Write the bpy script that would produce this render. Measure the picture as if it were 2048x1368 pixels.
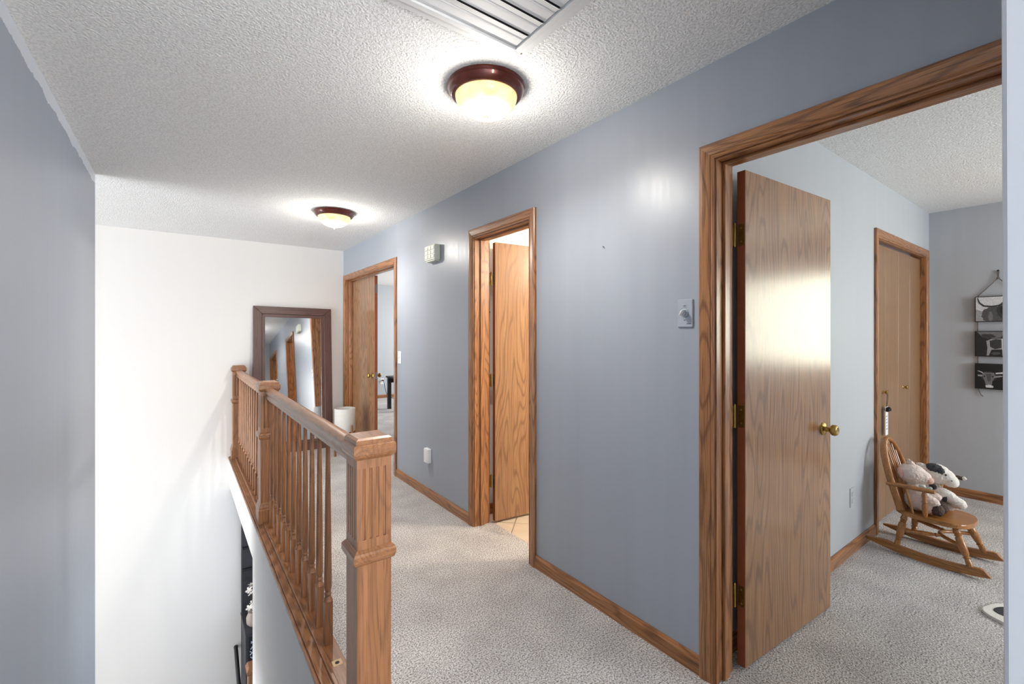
import bpy, bmesh, math, random
from mathutils import Vector, Matrix
random.seed(7)
sc = bpy.context.scene
for o in list(bpy.data.objects): bpy.data.objects.remove(o)
C = sc.collection

# ------------------------------------------------------------------ camera, world, light, exposure
EYE = 1.37
THETA = math.atan2(663.0, 897.5)
cam_d = bpy.data.cameras.new('camera'); cam = bpy.data.objects.new('camera', cam_d); C.objects.link(cam)
cam.location = (0, 0, EYE); cam.rotation_euler = (math.pi/2, 0, -THETA)
cam_d.sensor_width = 36.0; cam_d.lens = 897.5/2048*36.0
cam_d.shift_y = -15.0/2048; cam_d.clip_start = 0.02
sc.camera = cam
vs = sc.view_settings
vs.view_transform = 'Standard'; vs.look = 'None'; vs.gamma = 1.0; vs.use_curve_mapping = False
vs.exposure = 1.2
try:
    sc.cycles.use_denoising = True
    sc.cycles.max_bounces = 10; sc.cycles.diffuse_bounces = 6; sc.cycles.glossy_bounces = 4
    sc.cycles.sample_clamp_indirect = 6.0
    sc.cycles.caustics_reflective = False; sc.cycles.caustics_refractive = False
except Exception: pass
world = bpy.data.worlds.new('world'); sc.world = world; world.use_nodes = True
bg = world.node_tree.nodes['Background']
bg.inputs[0].default_value = (0.72, 0.84, 1.0, 1); bg.inputs[1].default_value = 2.0

def area(name, loc, rot, sx, sy, power, col):
    d = bpy.data.lights.new(name, 'AREA'); d.shape = 'RECTANGLE'; d.size = sx; d.size_y = sy
    d.energy = power; d.color = col
    o = bpy.data.objects.new(name, d); C.objects.link(o); o.location = loc; o.rotation_euler = rot
    return o
H2 = math.pi/2
# daylight in the window openings (area lamps lie in the plane of each opening, shining into the room; the hall end one is added fill)
area('daylight_bedroom', (5.40, -0.90, 1.52), (0, H2, 0), 1.02, 1.38, 9.5, (1.0, 0.91, 0.48))
area('daylight_great_room', (-4.98, 3.9, 0.05), (0, -H2, 0), 4.1, 3.4, 126, (1.0, 0.985, 0.96))
area('daylight_master', (5.28, 7.4, 1.45), (0, H2, 0), 1.2, 2.0, 44, (1.0, 0.98, 0.95))
area('fill_hall_end', (0.32, -1.88, 1.35), (H2, 0, 0), 0.6, 1.3, 52, (1.0, 0.985, 0.96))  # added fill from behind the camera, no known window there

area('daylight_bedroom_south', (4.2, -2.38, 1.45), (H2, 0, 0), 1.2, 1.2, 29, (0.98, 0.98, 1.0))

# ------------------------------------------------------------------ materials
def lin(c):
    r = []
    for v in c:
        v = v/255.0
        r.append(v/12.92 if v <= 0.04045 else ((v+0.055)/1.055)**2.4)
    return (*r, 1.0)
def newmat(name):
    m = bpy.data.materials.new(name); m.use_nodes = True
    nt = m.node_tree; b = nt.nodes['Principled BSDF']
    return m, nt, b
def N(nt, t, **kw):
    n = nt.nodes.new(t)
    for k, v in kw.items(): setattr(n, k, v)
    return n
def L(nt, a, b): nt.links.new(a, b)
def ramp(nt, stops):
    r = N(nt, 'ShaderNodeValToRGB'); e = r.color_ramp.elements
    while len(e) < len(stops): e.new(0.5)
    for k, (p, c) in enumerate(stops): e[k].position = p; e[k].color = c
    return r
def plain(name, col, rough=0.5, metal=0.0, coat=0.0, bump=0.0, bscale=200, vary=0.0, spec=0.5):
    m, nt, b = newmat(name)
    b.inputs['Base Color'].default_value = lin(col); b.inputs['Roughness'].default_value = rough
    b.inputs['Metallic'].default_value = metal; b.inputs['Coat Weight'].default_value = coat
    b.inputs['Specular IOR Level'].default_value = spec
    tc = N(nt, 'ShaderNodeTexCoord')
    no = N(nt, 'ShaderNodeTexNoise'); no.inputs['Scale'].default_value = bscale; no.inputs['Detail'].default_value = 3
    L(nt, tc.outputs['Object'], no.inputs['Vector'])
    if bump > 0:
        bp = N(nt, 'ShaderNodeBump'); bp.inputs['Strength'].default_value = bump; bp.inputs['Distance'].default_value = 0.004
        L(nt, no.outputs['Fac'], bp.inputs['Height']); L(nt, bp.outputs['Normal'], b.inputs['Normal'])
    if vary > 0:
        c = lin(col); lo = tuple(x*(1-vary) for x in c[:3])+(1,); hi = tuple(min(1, x*(1+vary)) for x in c[:3])+(1,)
        r = ramp(nt, [(0.3, lo), (0.7, hi)]); L(nt, no.outputs['Fac'], r.inputs['Fac']); L(nt, r.outputs['Color'], b.inputs['Base Color'])
    return m

def wood(name, light, mid, dark, axis=2, rough=0.28, coat=0.25, cath=1.0, scale=1.0, pores=0.75):
    """oak: cathedral contour bands + long streaks + short dark pores, grain along axis"""
    m, nt, b = newmat(name)
    tc = N(nt, 'ShaderNodeTexCoord'); oi = N(nt, 'ShaderNodeObjectInfo')
    off = N(nt, 'ShaderNodeVectorMath', operation='SCALE'); off.inputs[0].default_value = (7.3, 4.1, 9.7)
    L(nt, oi.outputs['Random'], off.inputs['Scale'])
    add = N(nt, 'ShaderNodeVectorMath', operation='ADD'); L(nt, tc.outputs['Object'], add.inputs[0]); L(nt, off.outputs[0], add.inputs[1])
    def mapped(k):
        mp = N(nt, 'ShaderNodeMapping'); s = [1.0*scale]*3; s[axis] = k*scale; mp.inputs['Scale'].default_value = s
        L(nt, add.outputs[0], mp.inputs['Vector']); return mp
    m1 = mapped(0.13)
    n1 = N(nt, 'ShaderNodeTexNoise'); n1.inputs['Scale'].default_value = 5.0; n1.inputs['Detail'].default_value = 2.0; n1.inputs['Roughness'].default_value = 0.45
    L(nt, m1.outputs[0], n1.inputs['Vector'])
    mul = N(nt, 'ShaderNodeMath', operation='MULTIPLY'); mul.inputs[1].default_value = 150.0; L(nt, n1.outputs['Fac'], mul.inputs[0])
    sn = N(nt, 'ShaderNodeMath', operation='SINE'); L(nt, mul.outputs[0], sn.inputs[0])
    band = ramp(nt, [(0.0, (0, 0, 0, 1)), (0.70, (0.14, 0.14, 0.14, 1)), (1.0, (1, 1, 1, 1))])
    h = N(nt, 'ShaderNodeMath', operation='MULTIPLY_ADD'); h.inputs[1].default_value = 0.5; h.inputs[2].default_value = 0.5
    L(nt, sn.outputs[0], h.inputs[0]); L(nt, h.outputs[0], band.inputs['Fac'])
    m2 = mapped(0.02)
    n2 = N(nt, 'ShaderNodeTexNoise'); n2.inputs['Scale'].default_value = 60.0; n2.inputs['Detail'].default_value = 4.0
    L(nt, m2.outputs[0], n2.inputs['Vector'])
    m3 = mapped(0.014)
    n3 = N(nt, 'ShaderNodeTexNoise'); n3.inputs['Scale'].default_value = 480.0; n3.inputs['Detail'].default_value = 1.0
    L(nt, m3.outputs[0], n3.inputs['Vector'])
    streak = ramp(nt, [(0.32, lin(mid)), (0.68, lin(light))]); L(nt, n2.outputs['Fac'], streak.inputs['Fac'])
    mixb = N(nt, 'ShaderNodeMix', data_type='RGBA'); mixb.inputs['B'].default_value = lin(dark)
    f1 = N(nt, 'ShaderNodeMath', operation='MULTIPLY'); f1.inputs[1].default_value = 0.62*cath
    L(nt, band.outputs['Color'], f1.inputs[0]); L(nt, f1.outputs[0], mixb.inputs['Factor']); L(nt, streak.outputs['Color'], mixb.inputs['A'])
    pore = ramp(nt, [(0.56, (0, 0, 0, 1)), (0.66, (1, 1, 1, 1))]); L(nt, n3.outputs['Fac'], pore.inputs['Fac'])
    f2 = N(nt, 'ShaderNodeMath', operation='MULTIPLY'); f2.inputs[1].default_value = pores; L(nt, pore.outputs['Color'], f2.inputs[0])
    mixp = N(nt, 'ShaderNodeMix', data_type='RGBA'); mixp.inputs['B'].default_value = lin([x*0.72 for x in dark])
    L(nt, f2.outputs[0], mixp.inputs['Factor']); L(nt, mixb.outputs['Result'], mixp.inputs['A'])
    L(nt, mixp.outputs['Result'], b.inputs['Base Color'])
    b.inputs['Roughness'].default_value = rough; b.inputs['Coat Weight'].default_value = coat; b.inputs['Coat Roughness'].default_value = 0.22
    bp = N(nt, 'ShaderNodeBump'); bp.inputs['Strength'].default_value = 0.08; bp.inputs['Distance'].default_value = 0.001
    L(nt, n2.outputs['Fac'], bp.inputs['Height']); L(nt, bp.outputs['Normal'], b.inputs['Normal'])
    return m

def wallpaint(name, col, rough=0.42, streak=0.10, spec=0.45, peel=None, vary=0.04):
    """eggshell paint over lightly textured drywall; stretched noise makes long vertical changes of gloss and tone"""
    m, nt, b = newmat(name)
    tc = N(nt, 'ShaderNodeTexCoord')
    mp = N(nt, 'ShaderNodeMapping'); mp.inputs['Scale'].default_value = (9, 9, 0.5); L(nt, tc.outputs['Object'], mp.inputs['Vector'])
    n = N(nt, 'ShaderNodeTexNoise'); n.inputs['Scale'].default_value = 1.6; n.inputs['Detail'].default_value = 4; L(nt, mp.outputs[0], n.inputs['Vector'])
    mr = N(nt, 'ShaderNodeMapRange'); mr.inputs['To Min'].default_value = rough-streak; mr.inputs['To Max'].default_value = rough+streak
    L(nt, n.outputs['Fac'], mr.inputs['Value']); L(nt, mr.outputs['Result'], b.inputs['Roughness'])
    c = lin(col); r = ramp(nt, [(0.25, tuple(x*(1-vary) for x in c[:3])+(1,)), (0.75, tuple(x*(1+vary*0.6) for x in c[:3])+(1,))])
    L(nt, n.outputs['Fac'], r.inputs['Fac']); out = r.outputs['Color']
    if peel:
        sep = N(nt, 'ShaderNodeSeparateXYZ'); L(nt, tc.outputs['Object'], sep.inputs[0])
        mpp = N(nt, 'ShaderNodeMapping'); mpp.inputs['Scale'].default_value = (0, 1, 0.0); L(nt, tc.outputs['Object'], mpp.inputs['Vector'])
        np_ = N(nt, 'ShaderNodeTexNoise'); np_.inputs['Scale'].default_value = 6.0; np_.inputs['Detail'].default_value = 8; np_.inputs['Roughness'].default_value = 0.7
        L(nt, mpp.outputs[0], np_.inputs['Vector'])
        a = N(nt, 'ShaderNodeMath', operation='MULTIPLY_ADD'); a.inputs[1].default_value = 0.10; a.inputs[2].default_value = 2.44-0.115
        L(nt, np_.outputs['Fac'], a.inputs[0])
        g = N(nt, 'ShaderNodeMath', operation='GREATER_THAN'); L(nt, sep.outputs['Z'], g.inputs[0]); L(nt, a.outputs[0], g.inputs[1])
        mx = N(nt, 'ShaderNodeMix', data_type='RGBA'); mx.inputs['B'].default_value = lin(peel)
        L(nt, g.outputs[0], mx.inputs['Factor']); L(nt, out, mx.inputs['A']); out = mx.outputs['Result']
    L(nt, out, b.inputs['Base Color']); b.inputs['Specular IOR Level'].default_value = spec
    n2 = N(nt, 'ShaderNodeTexNoise'); n2.inputs['Scale'].default_value = 95; n2.inputs['Detail'].default_value = 3; L(nt, tc.outputs['Object'], n2.inputs['Vector'])
    bp = N(nt, 'ShaderNodeBump'); bp.inputs['Strength'].default_value = 0.12; bp.inputs['Distance'].default_value = 0.0012
    L(nt, n2.outputs['Fac'], bp.inputs['Height']); L(nt, bp.outputs['Normal'], b.inputs['Normal'])
    return m

def popcorn(name, col):
    m, nt, b = newmat(name)
    b.inputs['Roughness'].default_value = 0.95; b.inputs['Specular IOR Level'].default_value = 0.1
    tc = N(nt, 'ShaderNodeTexCoord')
    n = N(nt, 'ShaderNodeTexNoise'); n.inputs['Scale'].default_value = 105; n.inputs['Detail'].default_value = 3; n.inputs['Roughness'].default_value = 0.6
    L(nt, tc.outputs['Object'], n.inputs['Vector'])
    c = lin(col); r = ramp(nt, [(0.35, tuple(x*0.80 for x in c[:3])+(1,)), (0.6, c)])
    L(nt, n.outputs['Fac'], r.inputs['Fac']); L(nt, r.outputs['Color'], b.inputs['Base Color'])
    bp = N(nt, 'ShaderNodeBump'); bp.inputs['Strength'].default_value = 0.75; bp.inputs['Distance'].default_value = 0.012
    L(nt, n.outputs['Fac'], bp.inputs['Height']); L(nt, bp.outputs['Normal'], b.inputs['Normal'])
    return m

def carpet(name):
    m, nt, b = newmat(name)
    b.inputs['Roughness'].default_value = 1.0; b.inputs['Specular IOR Level'].default_value = 0.05
    b.inputs['Sheen Weight'].default_value = 0.15
    tc = N(nt, 'ShaderNodeTexCoord')
    n = N(nt, 'ShaderNodeTexNoise'); n.inputs['Scale'].default_value = 140; n.inputs['Detail'].default_value = 4; n.inputs['Roughness'].default_value = 0.8
    v = N(nt, 'ShaderNodeTexVoronoi'); v.inputs['Scale'].default_value = 130
    p = N(nt, 'ShaderNodeTexNoise'); p.inputs['Scale'].default_value = 4.2; p.inputs['Detail'].default_value = 4
    s = N(nt, 'ShaderNodeTexNoise'); s.inputs['Scale'].default_value = 1.35; s.inputs['Detail'].default_value = 5; s.inputs['Roughness'].default_value = 0.65
    for q in (n, v, p, s): L(nt, tc.outputs['Object'], q.inputs['Vector'])
    tuft = ramp(nt, [(0.39, lin((104, 100, 99))), (0.48, lin((184, 179, 176))), (0.57, lin((236, 233, 229)))])
    L(nt, n.outputs['Fac'], tuft.inputs['Fac'])
    patch = ramp(nt, [(0.36, (0.82, 0.815, 0.82, 1)), (0.62, (1, 1, 1, 1))]); L(nt, p.outputs['Fac'], patch.inputs['Fac'])
    mx = N(nt, 'ShaderNodeMix', data_type='RGBA', blend_type='MULTIPLY'); mx.inputs['Factor'].default_value = 1.0
    L(nt, tuft.outputs['Color'], mx.inputs['A']); L(nt, patch.outputs['Color'], mx.inputs['B'])
    stain = ramp(nt, [(0.66, (1, 1, 1, 1)), (0.76, (0.86, 0.79, 0.68, 1))]); L(nt, s.outputs['Fac'], stain.inputs['Fac'])
    mx2 = N(nt, 'ShaderNodeMix', data_type='RGBA', blend_type='MULTIPLY'); mx2.inputs['Factor'].default_value = 1.0
    L(nt, mx.outputs['Result'], mx2.inputs['A']); L(nt, stain.outputs['Color'], mx2.inputs['B'])
    L(nt, mx2.outputs['Result'], b.inputs['Base Color'])
    ad = N(nt, 'ShaderNodeMath', operation='ADD'); L(nt, n.outputs['Fac'], ad.inputs[0]); L(nt, v.outputs['Distance'], ad.inputs[1])
    bp = N(nt, 'ShaderNodeBump'); bp.inputs['Strength'].default_value = 0.6; bp.inputs['Distance'].default_value = 0.008
    L(nt, ad.outputs[0], bp.inputs['Height']); L(nt, bp.outputs['Normal'], b.inputs['Normal'])
    return m

M = {}
M['blue'] = wallpaint('blue_grey_paint', (153, 159, 168), 0.38, 0.10, 0.55)
M['blue_left'] = wallpaint('blue_grey_paint_unfinished_top', (151, 161, 175), 0.40, 0.08, 0.5, peel=(206, 214, 224))
M['grey'] = wallpaint('pale_grey_paint', (176, 180, 184), 0.5, 0.06, 0.35)
M['white'] = wallpaint('white_paint', (224, 222, 219), 0.65, 0.03, 0.2, vary=0.008)
M['ceil'] = popcorn('popcorn_ceiling', (232, 232, 231))
M['carpet'] = carpet('speckled_grey_carpet')
M['oak_z'] = wood('oak_upright', (176, 122, 76), (150, 98, 58), (92, 56, 32), 2, 0.30, 0.3)
M['oak_y'] = wood('oak_lengthwise', (176, 122, 76), (150, 98, 58), (92, 56, 32), 1, 0.30, 0.3)
M['oak_x'] = wood('oak_crosswise', (176, 122, 76), (150, 98, 58), (92, 56, 32), 0, 0.30, 0.3)
M['rail_z'] = wood('railing_oak_upright', (156, 108, 72), (134, 90, 58), (90, 58, 38), 2, 0.42, 0.08, 0.6, 1.0, 0.5)
M['rail_y'] = wood('railing_oak_lengthwise', (156, 108, 72), (134, 90, 58), (90, 58, 38), 1, 0.36, 0.12, 0.6, 1.0, 0.5)
M['door'] = wood('oak_veneer', (164, 124, 88), (146, 106, 74), (100, 70, 48), 2, 0.20, 0.35, 0.9, 0.9, 0.45)
M['closet'] = wood('closet_oak_veneer', (146, 112, 80), (128, 96, 68), (100, 74, 52), 2, 0.35, 0.1, 0.4, 1.0, 0.2)
M['door_edge'] = plain('door_edge_stain', (138, 76, 46), 0.4, coat=0.1, vary=0.1, bscale=30)
M['mahog_z'] = wood('walnut_stained_pine_upright', (98, 66, 58), (82, 54, 48), (52, 34, 30), 2, 0.45, 0.05, 0.5)
M['mahog_x'] = wood('walnut_stained_pine_crosswise', (98, 66, 58), (82, 54, 48), (52, 34, 30), 0, 0.45, 0.05, 0.5)
M['honey_z'] = wood('honey_wood_turned', (178, 122, 62), (156, 100, 48), (110, 66, 30), 2, 0.3, 0.4, 0.4)
M['honey_x'] = wood('honey_wood_lengthwise', (178, 122, 62), (156, 100, 48), (110, 66, 30), 0, 0.3, 0.4, 0.4)
M['brass'] = plain('aged_brass', (176, 146, 84), 0.28, 1.0, vary=0.12, bscale=60)
M['brass_dark'] = plain('tarnished_brass', (120, 98, 52), 0.42, 1.0, vary=0.2, bscale=60)
M['steel'] = plain('steel', (180, 182, 186), 0.25, 1.0)
M['black'] = plain('black_metal', (34, 34, 36), 0.45, 0.3)
M['dark'] = plain('very_dark_grey', (48, 48, 52), 0.6, vary=0.12, bscale=20)
M['whitepl'] = plain('white_plastic', (232, 233, 234), 0.4)
M['greypl'] = plain('grey_blue_painted_plastic', (158, 165, 176), 0.4)
M['cream'] = plain('ivory_plastic', (214, 217, 204), 0.45)
M['vent'] = plain('white_painted_steel', (205, 205, 205), 0.6)
M['ink'] = plain('dark_ink', (60, 62, 66), 0.6)
M['bronze'] = plain('red_bronze', (98, 40, 28), 0.26, 0.35, coat=0.5, vary=0.25, bscale=14)
M['nickel'] = plain('brushed_finial', (150, 142, 128), 0.35, 0.8)
M['pot'] = plain('off_white_pot', (206, 204, 199), 0.7, vary=0.03, bscale=40)
M['rope'] = plain('jute_rope', (112, 108, 102), 0.9, bump=0.4, bscale=300)
M['soil'] = plain('soil_and_hole_shade', (62, 54, 48), 0.95, bump=0.6, bscale=90)
M['plush_pink'] = plain('pink_cream_plush', (222, 205, 196), 0.95, bump=0.9, bscale=150, vary=0.08)
M['plush_white'] = plain('white_plush', (228, 222, 214), 0.95, bump=0.9, bscale=150, vary=0.06)
M['plush_ear'] = plain('pink_plush', (205, 164, 150), 0.95, bump=0.6, bscale=120, vary=0.08)
M['plush_dark'] = plain('charcoal_plush', (62, 62, 66), 0.95, bump=0.9, bscale=150, vary=0.2)
M['plush_brown'] = plain('brown_plush', (78, 62, 56), 0.9, bump=0.9, bscale=150, vary=0.2)
M['ribbon'] = plain('pale_green_ribbon', (186, 204, 192), 0.5)
M['eye'] = plain('glossy_black_eye', (16, 16, 18), 0.1, coat=1.0)
M['rugw'] = plain('cream_rug_pile', (220, 218, 210), 1.0, bump=0.8, bscale=160, vary=0.05)
M['rugb'] = plain('black_rug_pile', (58, 58, 60), 1.0, bump=0.8, bscale=160, vary=0.15)
M['tile'] = plain('beige_ceramic_tile', (218, 202, 180), 0.22, vary=0.05, bscale=9)
M['grout'] = plain('grey_grout', (176, 164, 148), 0.9)
M['petal'] = plain('white_silk_petal', (214, 208, 200), 0.8, vary=0.08, bscale=30)
M['vase'] = plain('taupe_vase', (150, 136, 126), 0.6, vary=0.1, bscale=25)
for g in (14, 32, 52, 78, 110, 150, 205): M['g%d' % g] = plain('print_grey_%d' % g, (g, g, g+1), 0.55, vary=0.28, bscale=210)

def mirror_mat():
    m, nt, b = newmat('mirror_glass')
    b.inputs['Base Color'].default_value = (0.86, 0.88, 0.89, 1); b.inputs['Metallic'].default_value = 1; b.inputs['Roughness'].default_value = 0.015
    tc = N(nt, 'ShaderNodeTexCoord'); n = N(nt, 'ShaderNodeTexNoise'); n.inputs['Scale'].default_value = 2.4; L(nt, tc.outputs['Object'], n.inputs['Vector'])
    bp = N(nt, 'ShaderNodeBump'); bp.inputs['Strength'].default_value = 0.03; bp.inputs['Distance'].default_value = 0.006
    L(nt, n.outputs['Fac'], bp.inputs['Height']); L(nt, bp.outputs['Normal'], b.inputs['Normal'])
    return m
M['mirror'] = mirror_mat()
def bowl_mat():
    """alabaster-look glass: opaque, its creamy glow is put in as emission"""
    m, nt, b = newmat('alabaster_glass')
    out = nt.nodes['Material Output']; nt.nodes.remove(b)
    tc = N(nt, 'ShaderNodeTexCoord'); n = N(nt, 'ShaderNodeTexNoise'); n.inputs['Scale'].default_value = 14; n.inputs['Detail'].default_value = 3
    L(nt, tc.outputs['Object'], n.inputs['Vector'])
    r = ramp(nt, [(0.3, lin((238, 196, 134))), (0.7, lin((250, 226, 180)))]); L(nt, n.outputs['Fac'], r.inputs['Fac'])
    df = N(nt, 'ShaderNodeBsdfPrincipled'); L(nt, r.outputs['Color'], df.inputs['Base Color']); df.inputs['Roughness'].default_value = 0.25
    L(nt, r.outputs['Color'], df.inputs['Emission Color']); df.inputs['Emission Strength'].default_value = 0.45
    L(nt, df.outputs[0], out.inputs['Surface'])
    return m
M['bowl'] = bowl_mat()
def pane_mat():
    m, nt, b = newmat('window_glass'); out = nt.nodes['Material Output']; nt.nodes.remove(b)
    tr = N(nt, 'ShaderNodeBsdfTransparent'); gl = N(nt, 'ShaderNodeBsdfGlossy'); gl.inputs['Roughness'].default_value = 0.02
    mx = N(nt, 'ShaderNodeMixShader'); mx.inputs[0].default_value = 0.06; L(nt, tr.outputs[0], mx.inputs[1]); L(nt, gl.outputs[0], mx.inputs[2])
    L(nt, mx.outputs[0], out.inputs['Surface']); return m
M['pane'] = pane_mat()

# ------------------------------------------------------------------ mesh helpers
def link(name, me, mat, parent=None, smooth=False):
    mats = mat if isinstance(mat, (list, tuple)) else [mat]
    for x in mats: me.materials.append(x)
    if smooth:
        for p in me.polygons: p.use_smooth = True
    o = bpy.data.objects.new(name, me); C.objects.link(o)
    if parent is not None: o.parent = parent
    return o
def tag(o, label=None, cat=None, group=None, kind=None):
    if label: o['label'] = label
    if cat: o['category'] = cat
    if group: o['group'] = group
    if kind: o['kind'] = kind
    return o
def thing(name, loc, label, cat, rotz=0.0, group=None, kind=None, rot=None):
    o = bpy.data.objects.new(name, None); C.objects.link(o); o.empty_display_size = 0.05
    o.location = loc; o.rotation_euler = rot if rot else (0, 0, rotz)
    return tag(o, label, cat, group, kind)
def bm_box(bm, a, b, bev=0.0, seg=1):
    x0, y0, z0 = a; x1, y1, z1 = b
    vs_ = [bm.verts.new(p) for p in ((x0,y0,z0),(x1,y0,z0),(x1,y1,z0),(x0,y1,z0),(x0,y0,z1),(x1,y0,z1),(x1,y1,z1),(x0,y1,z1))]
    fs = [bm.faces.new([vs_[i] for i in f]) for f in ((0,3,2,1),(4,5,6,7),(0,1,5,4),(1,2,6,5),(2,3,7,6),(3,0,4,7))]
    if bev > 0:
        es = set(e for f in fs for e in f.edges)
        bmesh.ops.bevel(bm, geom=list(es), offset=bev, segments=seg, profile=0.5, affect='EDGES')
def done(bm, name):
    bmesh.ops.recalc_face_normals(bm, faces=bm.faces[:])
    me = bpy.data.meshes.new(name); bm.to_mesh(me); bm.free(); return me
def box(name, a, b, mat, parent=None, bev=0.0, seg=1):
    a, b = [min(p, q) for p, q in zip(a, b)], [max(p, q) for p, q in zip(a, b)]
    bm = bmesh.new(); bm_box(bm, a, b, bev, seg); return link(name, done(bm, name), mat, parent)
def boxes(name, lst, mat, parent=None):
    bm = bmesh.new()
    for a, b in lst: bm_box(bm, a, b)
    return link(name, done(bm, name), mat, parent)
def prism(name, pts, z0, z1, mat, parent=None, bev=0.0, xf=None, smooth=False):
    """polygon in local xy extruded z0..z1, optional transform matrix"""
    bm = bmesh.new(); n = len(pts)
    lo = [bm.verts.new((p[0], p[1], z0)) for p in pts]; hi = [bm.verts.new((p[0], p[1], z1)) for p in pts]
    bm.faces.new(lo[::-1]); bm.faces.new(hi)
    sides = [bm.faces.new((lo[i], lo[(i+1) % n], hi[(i+1) % n], hi[i])) for i in range(n)]
    if bev > 0:
        es = [e for e in bm.edges if abs(e.verts[0].co.z - e.verts[1].co.z) < 1e-7]
        bmesh.ops.bevel(bm, geom=es, offset=bev, segments=2, profile=0.5, affect='EDGES')
    if xf is not None: bmesh.ops.transform(bm, matrix=xf, verts=bm.verts[:])
    return link(name, done(bm, name), mat, parent, smooth)
def bm_lathe(bm, prof, seg=20, xf=None, square=None):
    rings = []
    for r, z in prof:
        ring = []
        for i in range(seg):
            a = 2*math.pi*i/seg
            v = Vector((r*math.cos(a), r*math.sin(a), z))
            if xf is not None: v = xf @ v
            ring.append(bm.verts.new(v))
        rings.append(ring)
    for a, b in zip(rings, rings[1:]):
        for i in range(seg): bm.faces.new((a[i], a[(i+1) % seg], b[(i+1) % seg], b[i]))
    bm.faces.new(rings[0][::-1]); bm.faces.new(rings[-1])
def lathe(name, prof, mat, parent=None, seg=20, xf=None, smooth=True):
    bm = bmesh.new(); bm_lathe(bm, prof, seg, xf); o = link(name, done(bm, name), mat, parent)
    if smooth: shade(o)
    return o
def shade(o, ang=40):
    me = o.data
    for p in me.polygons: p.use_smooth = True
    bm = bmesh.new(); bm.from_mesh(me)
    for e in bm.edges:
        if len(e.link_faces) == 2 and e.calc_face_angle(0) > math.radians(ang): e.smooth = False
    bm.to_mesh(me); bm.free()
def align(p, q):
    """matrix carrying local z 0..1 axis from p towards q (unit length kept)"""
    p, q = Vector(p), Vector(q); d = (q-p).normalized()
    return Matrix.Translation(p) @ d.to_track_quat('Z', 'Y').to_matrix().to_4x4()
def turned(name, p, q, prof, mat, parent=None, seg=14):
    """turned spindle: prof = [(t, radius)] along p->q"""
    ln = (Vector(q)-Vector(p)).length
    return lathe(name, [(r, t*ln) for t, r in prof], mat, parent, seg, align(p, q))
def tube(name, pts, r, mat, parent=None, seg=8, closed=False, rx=None):
    bm = bmesh.new(); P = [Vector(p) for p in pts]; n = len(P); rings = []
    up0 = None
    for i, p in enumerate(P):
        t = (P[(i+1) % n]-P[i-1]) if closed else (P[min(i+1, n-1)]-P[max(i-1, 0)])
        t.normalize()
        if up0 is None:
            up0 = Vector((0, 0, 1)) if abs(t.z) < 0.9 else Vector((0, 1, 0))
        s = t.cross(up0).normalized(); u = s.cross(t).normalized(); up0 = u
        rr = r[i] if isinstance(r, (list, tuple)) else r
        ring = []
        for k in range(seg):
            a = 2*math.pi*k/seg
            ring.append(bm.verts.new(p + s*math.cos(a)*rr*(rx or 1.0) + u*math.sin(a)*rr))
        rings.append(ring)
    m = n if closed else n-1
    for i in range(m):
        a, b = rings[i], rings[(i+1) % n]
        for k in range(seg): bm.faces.new((a[k], a[(k+1) % seg], b[(k+1) % seg], b[k]))
    if not closed:
        bm.faces.new(rings[0][::-1]); bm.faces.new(rings[-1])
    o = link(name, done(bm, name), mat, parent); shade(o, 60); return o
def loft(name, levels, mat, parent=None, bev=0.0):
    """stack of square sections [(half, z)] """
    bm = bmesh.new(); rings = []
    for h, z in levels: rings.append([bm.verts.new((sx*h, sy*h, z)) for sx, sy in ((-1,-1),(1,-1),(1,1),(-1,1))])
    for a, b in zip(rings, rings[1:]):
        for i in range(4): bm.faces.new((a[i], a[(i+1) % 4], b[(i+1) % 4], b[i]))
    bm.faces.new(rings[0][::-1]); bm.faces.new(rings[-1])
    if bev:
        bmesh.ops.bevel(bm, geom=[e for e in bm.edges if e.calc_length() > 0.02], offset=bev, segments=1, affect='EDGES')
    return link(name, done(bm, name), mat, parent)
def copy_tree(o, parent=None):
    c = o.copy(); C.objects.link(c); c.parent = parent
    for ch in list(o.children): copy_tree(ch, c)
    return c
def struct(o, label, cat): return tag(o, label, cat, kind='structure')

# ------------------------------------------------------------------ the shell
W = 1.685; WI = 1.805; MID = 1.745; YF = 5.926; CH = 2.44
XL = -0.458; XE = 0.447; LOW = -2.75
D1 = (4.216, 5.817); D2 = (2.105, 2.725); D3 = (0.165, 0.935); DH = 2.053
YC = 1.0; XB = 5.316; YS = -2.4

def wall_with_doors(name, x0, x1, y0, y1, doors, mat):
    lst = []; y = y0
    for a, b in sorted(doors):
        a -= 0.02; b += 0.02
        if a > y: lst.append(((x0, y, 0), (x1, a, CH)))
        lst.append(((x0, a, DH+0.02), (x1, b, CH))); y = b
    lst.append(((x0, y, 0), (x1, y1, CH)))
    return boxes(name, lst, mat)
struct(wall_with_doors('wall_right', W, MID, 0.0, YF, [D1, D2, D3], M['blue']), 'long blue-grey hallway wall holding three oak-trimmed doorways', 'wall')
struct(wall_with_doors('wall_bedroom', MID, WI, YS, YC, [D3], M['grey']), 'pale grey bedroom side of the hallway wall around the nearest doorway', 'wall')
struct(wall_with_doors('wall_bath', MID, WI, YC+0.0, 2.98, [D2], M['white']), 'white bathroom side of the hallway wall around the middle doorway', 'wall')
struct(wall_with_doors('wall_far_room', MID, WI, 3.9, 9.46, [D1], M['grey']), 'grey far-room side of the hallway wall around the double doorway', 'wall')
# far white wall runs down to the lower level
struct(box('wall_far', (-5.0, YF, LOW), (W, YF+0.11, CH), M['white']), 'tall bright white wall at the hallway end behind the leaning mirror', 'wall')
struct(boxes('wall_left', [((XL-0.11, -1.9, -1.08), (XL, 4.058, CH))], M['blue_left']), 'blue-grey wall at left with a pale unpainted strip under the ceiling', 'wall')  # unseen foot cut away to let window light into the stairwell
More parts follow.
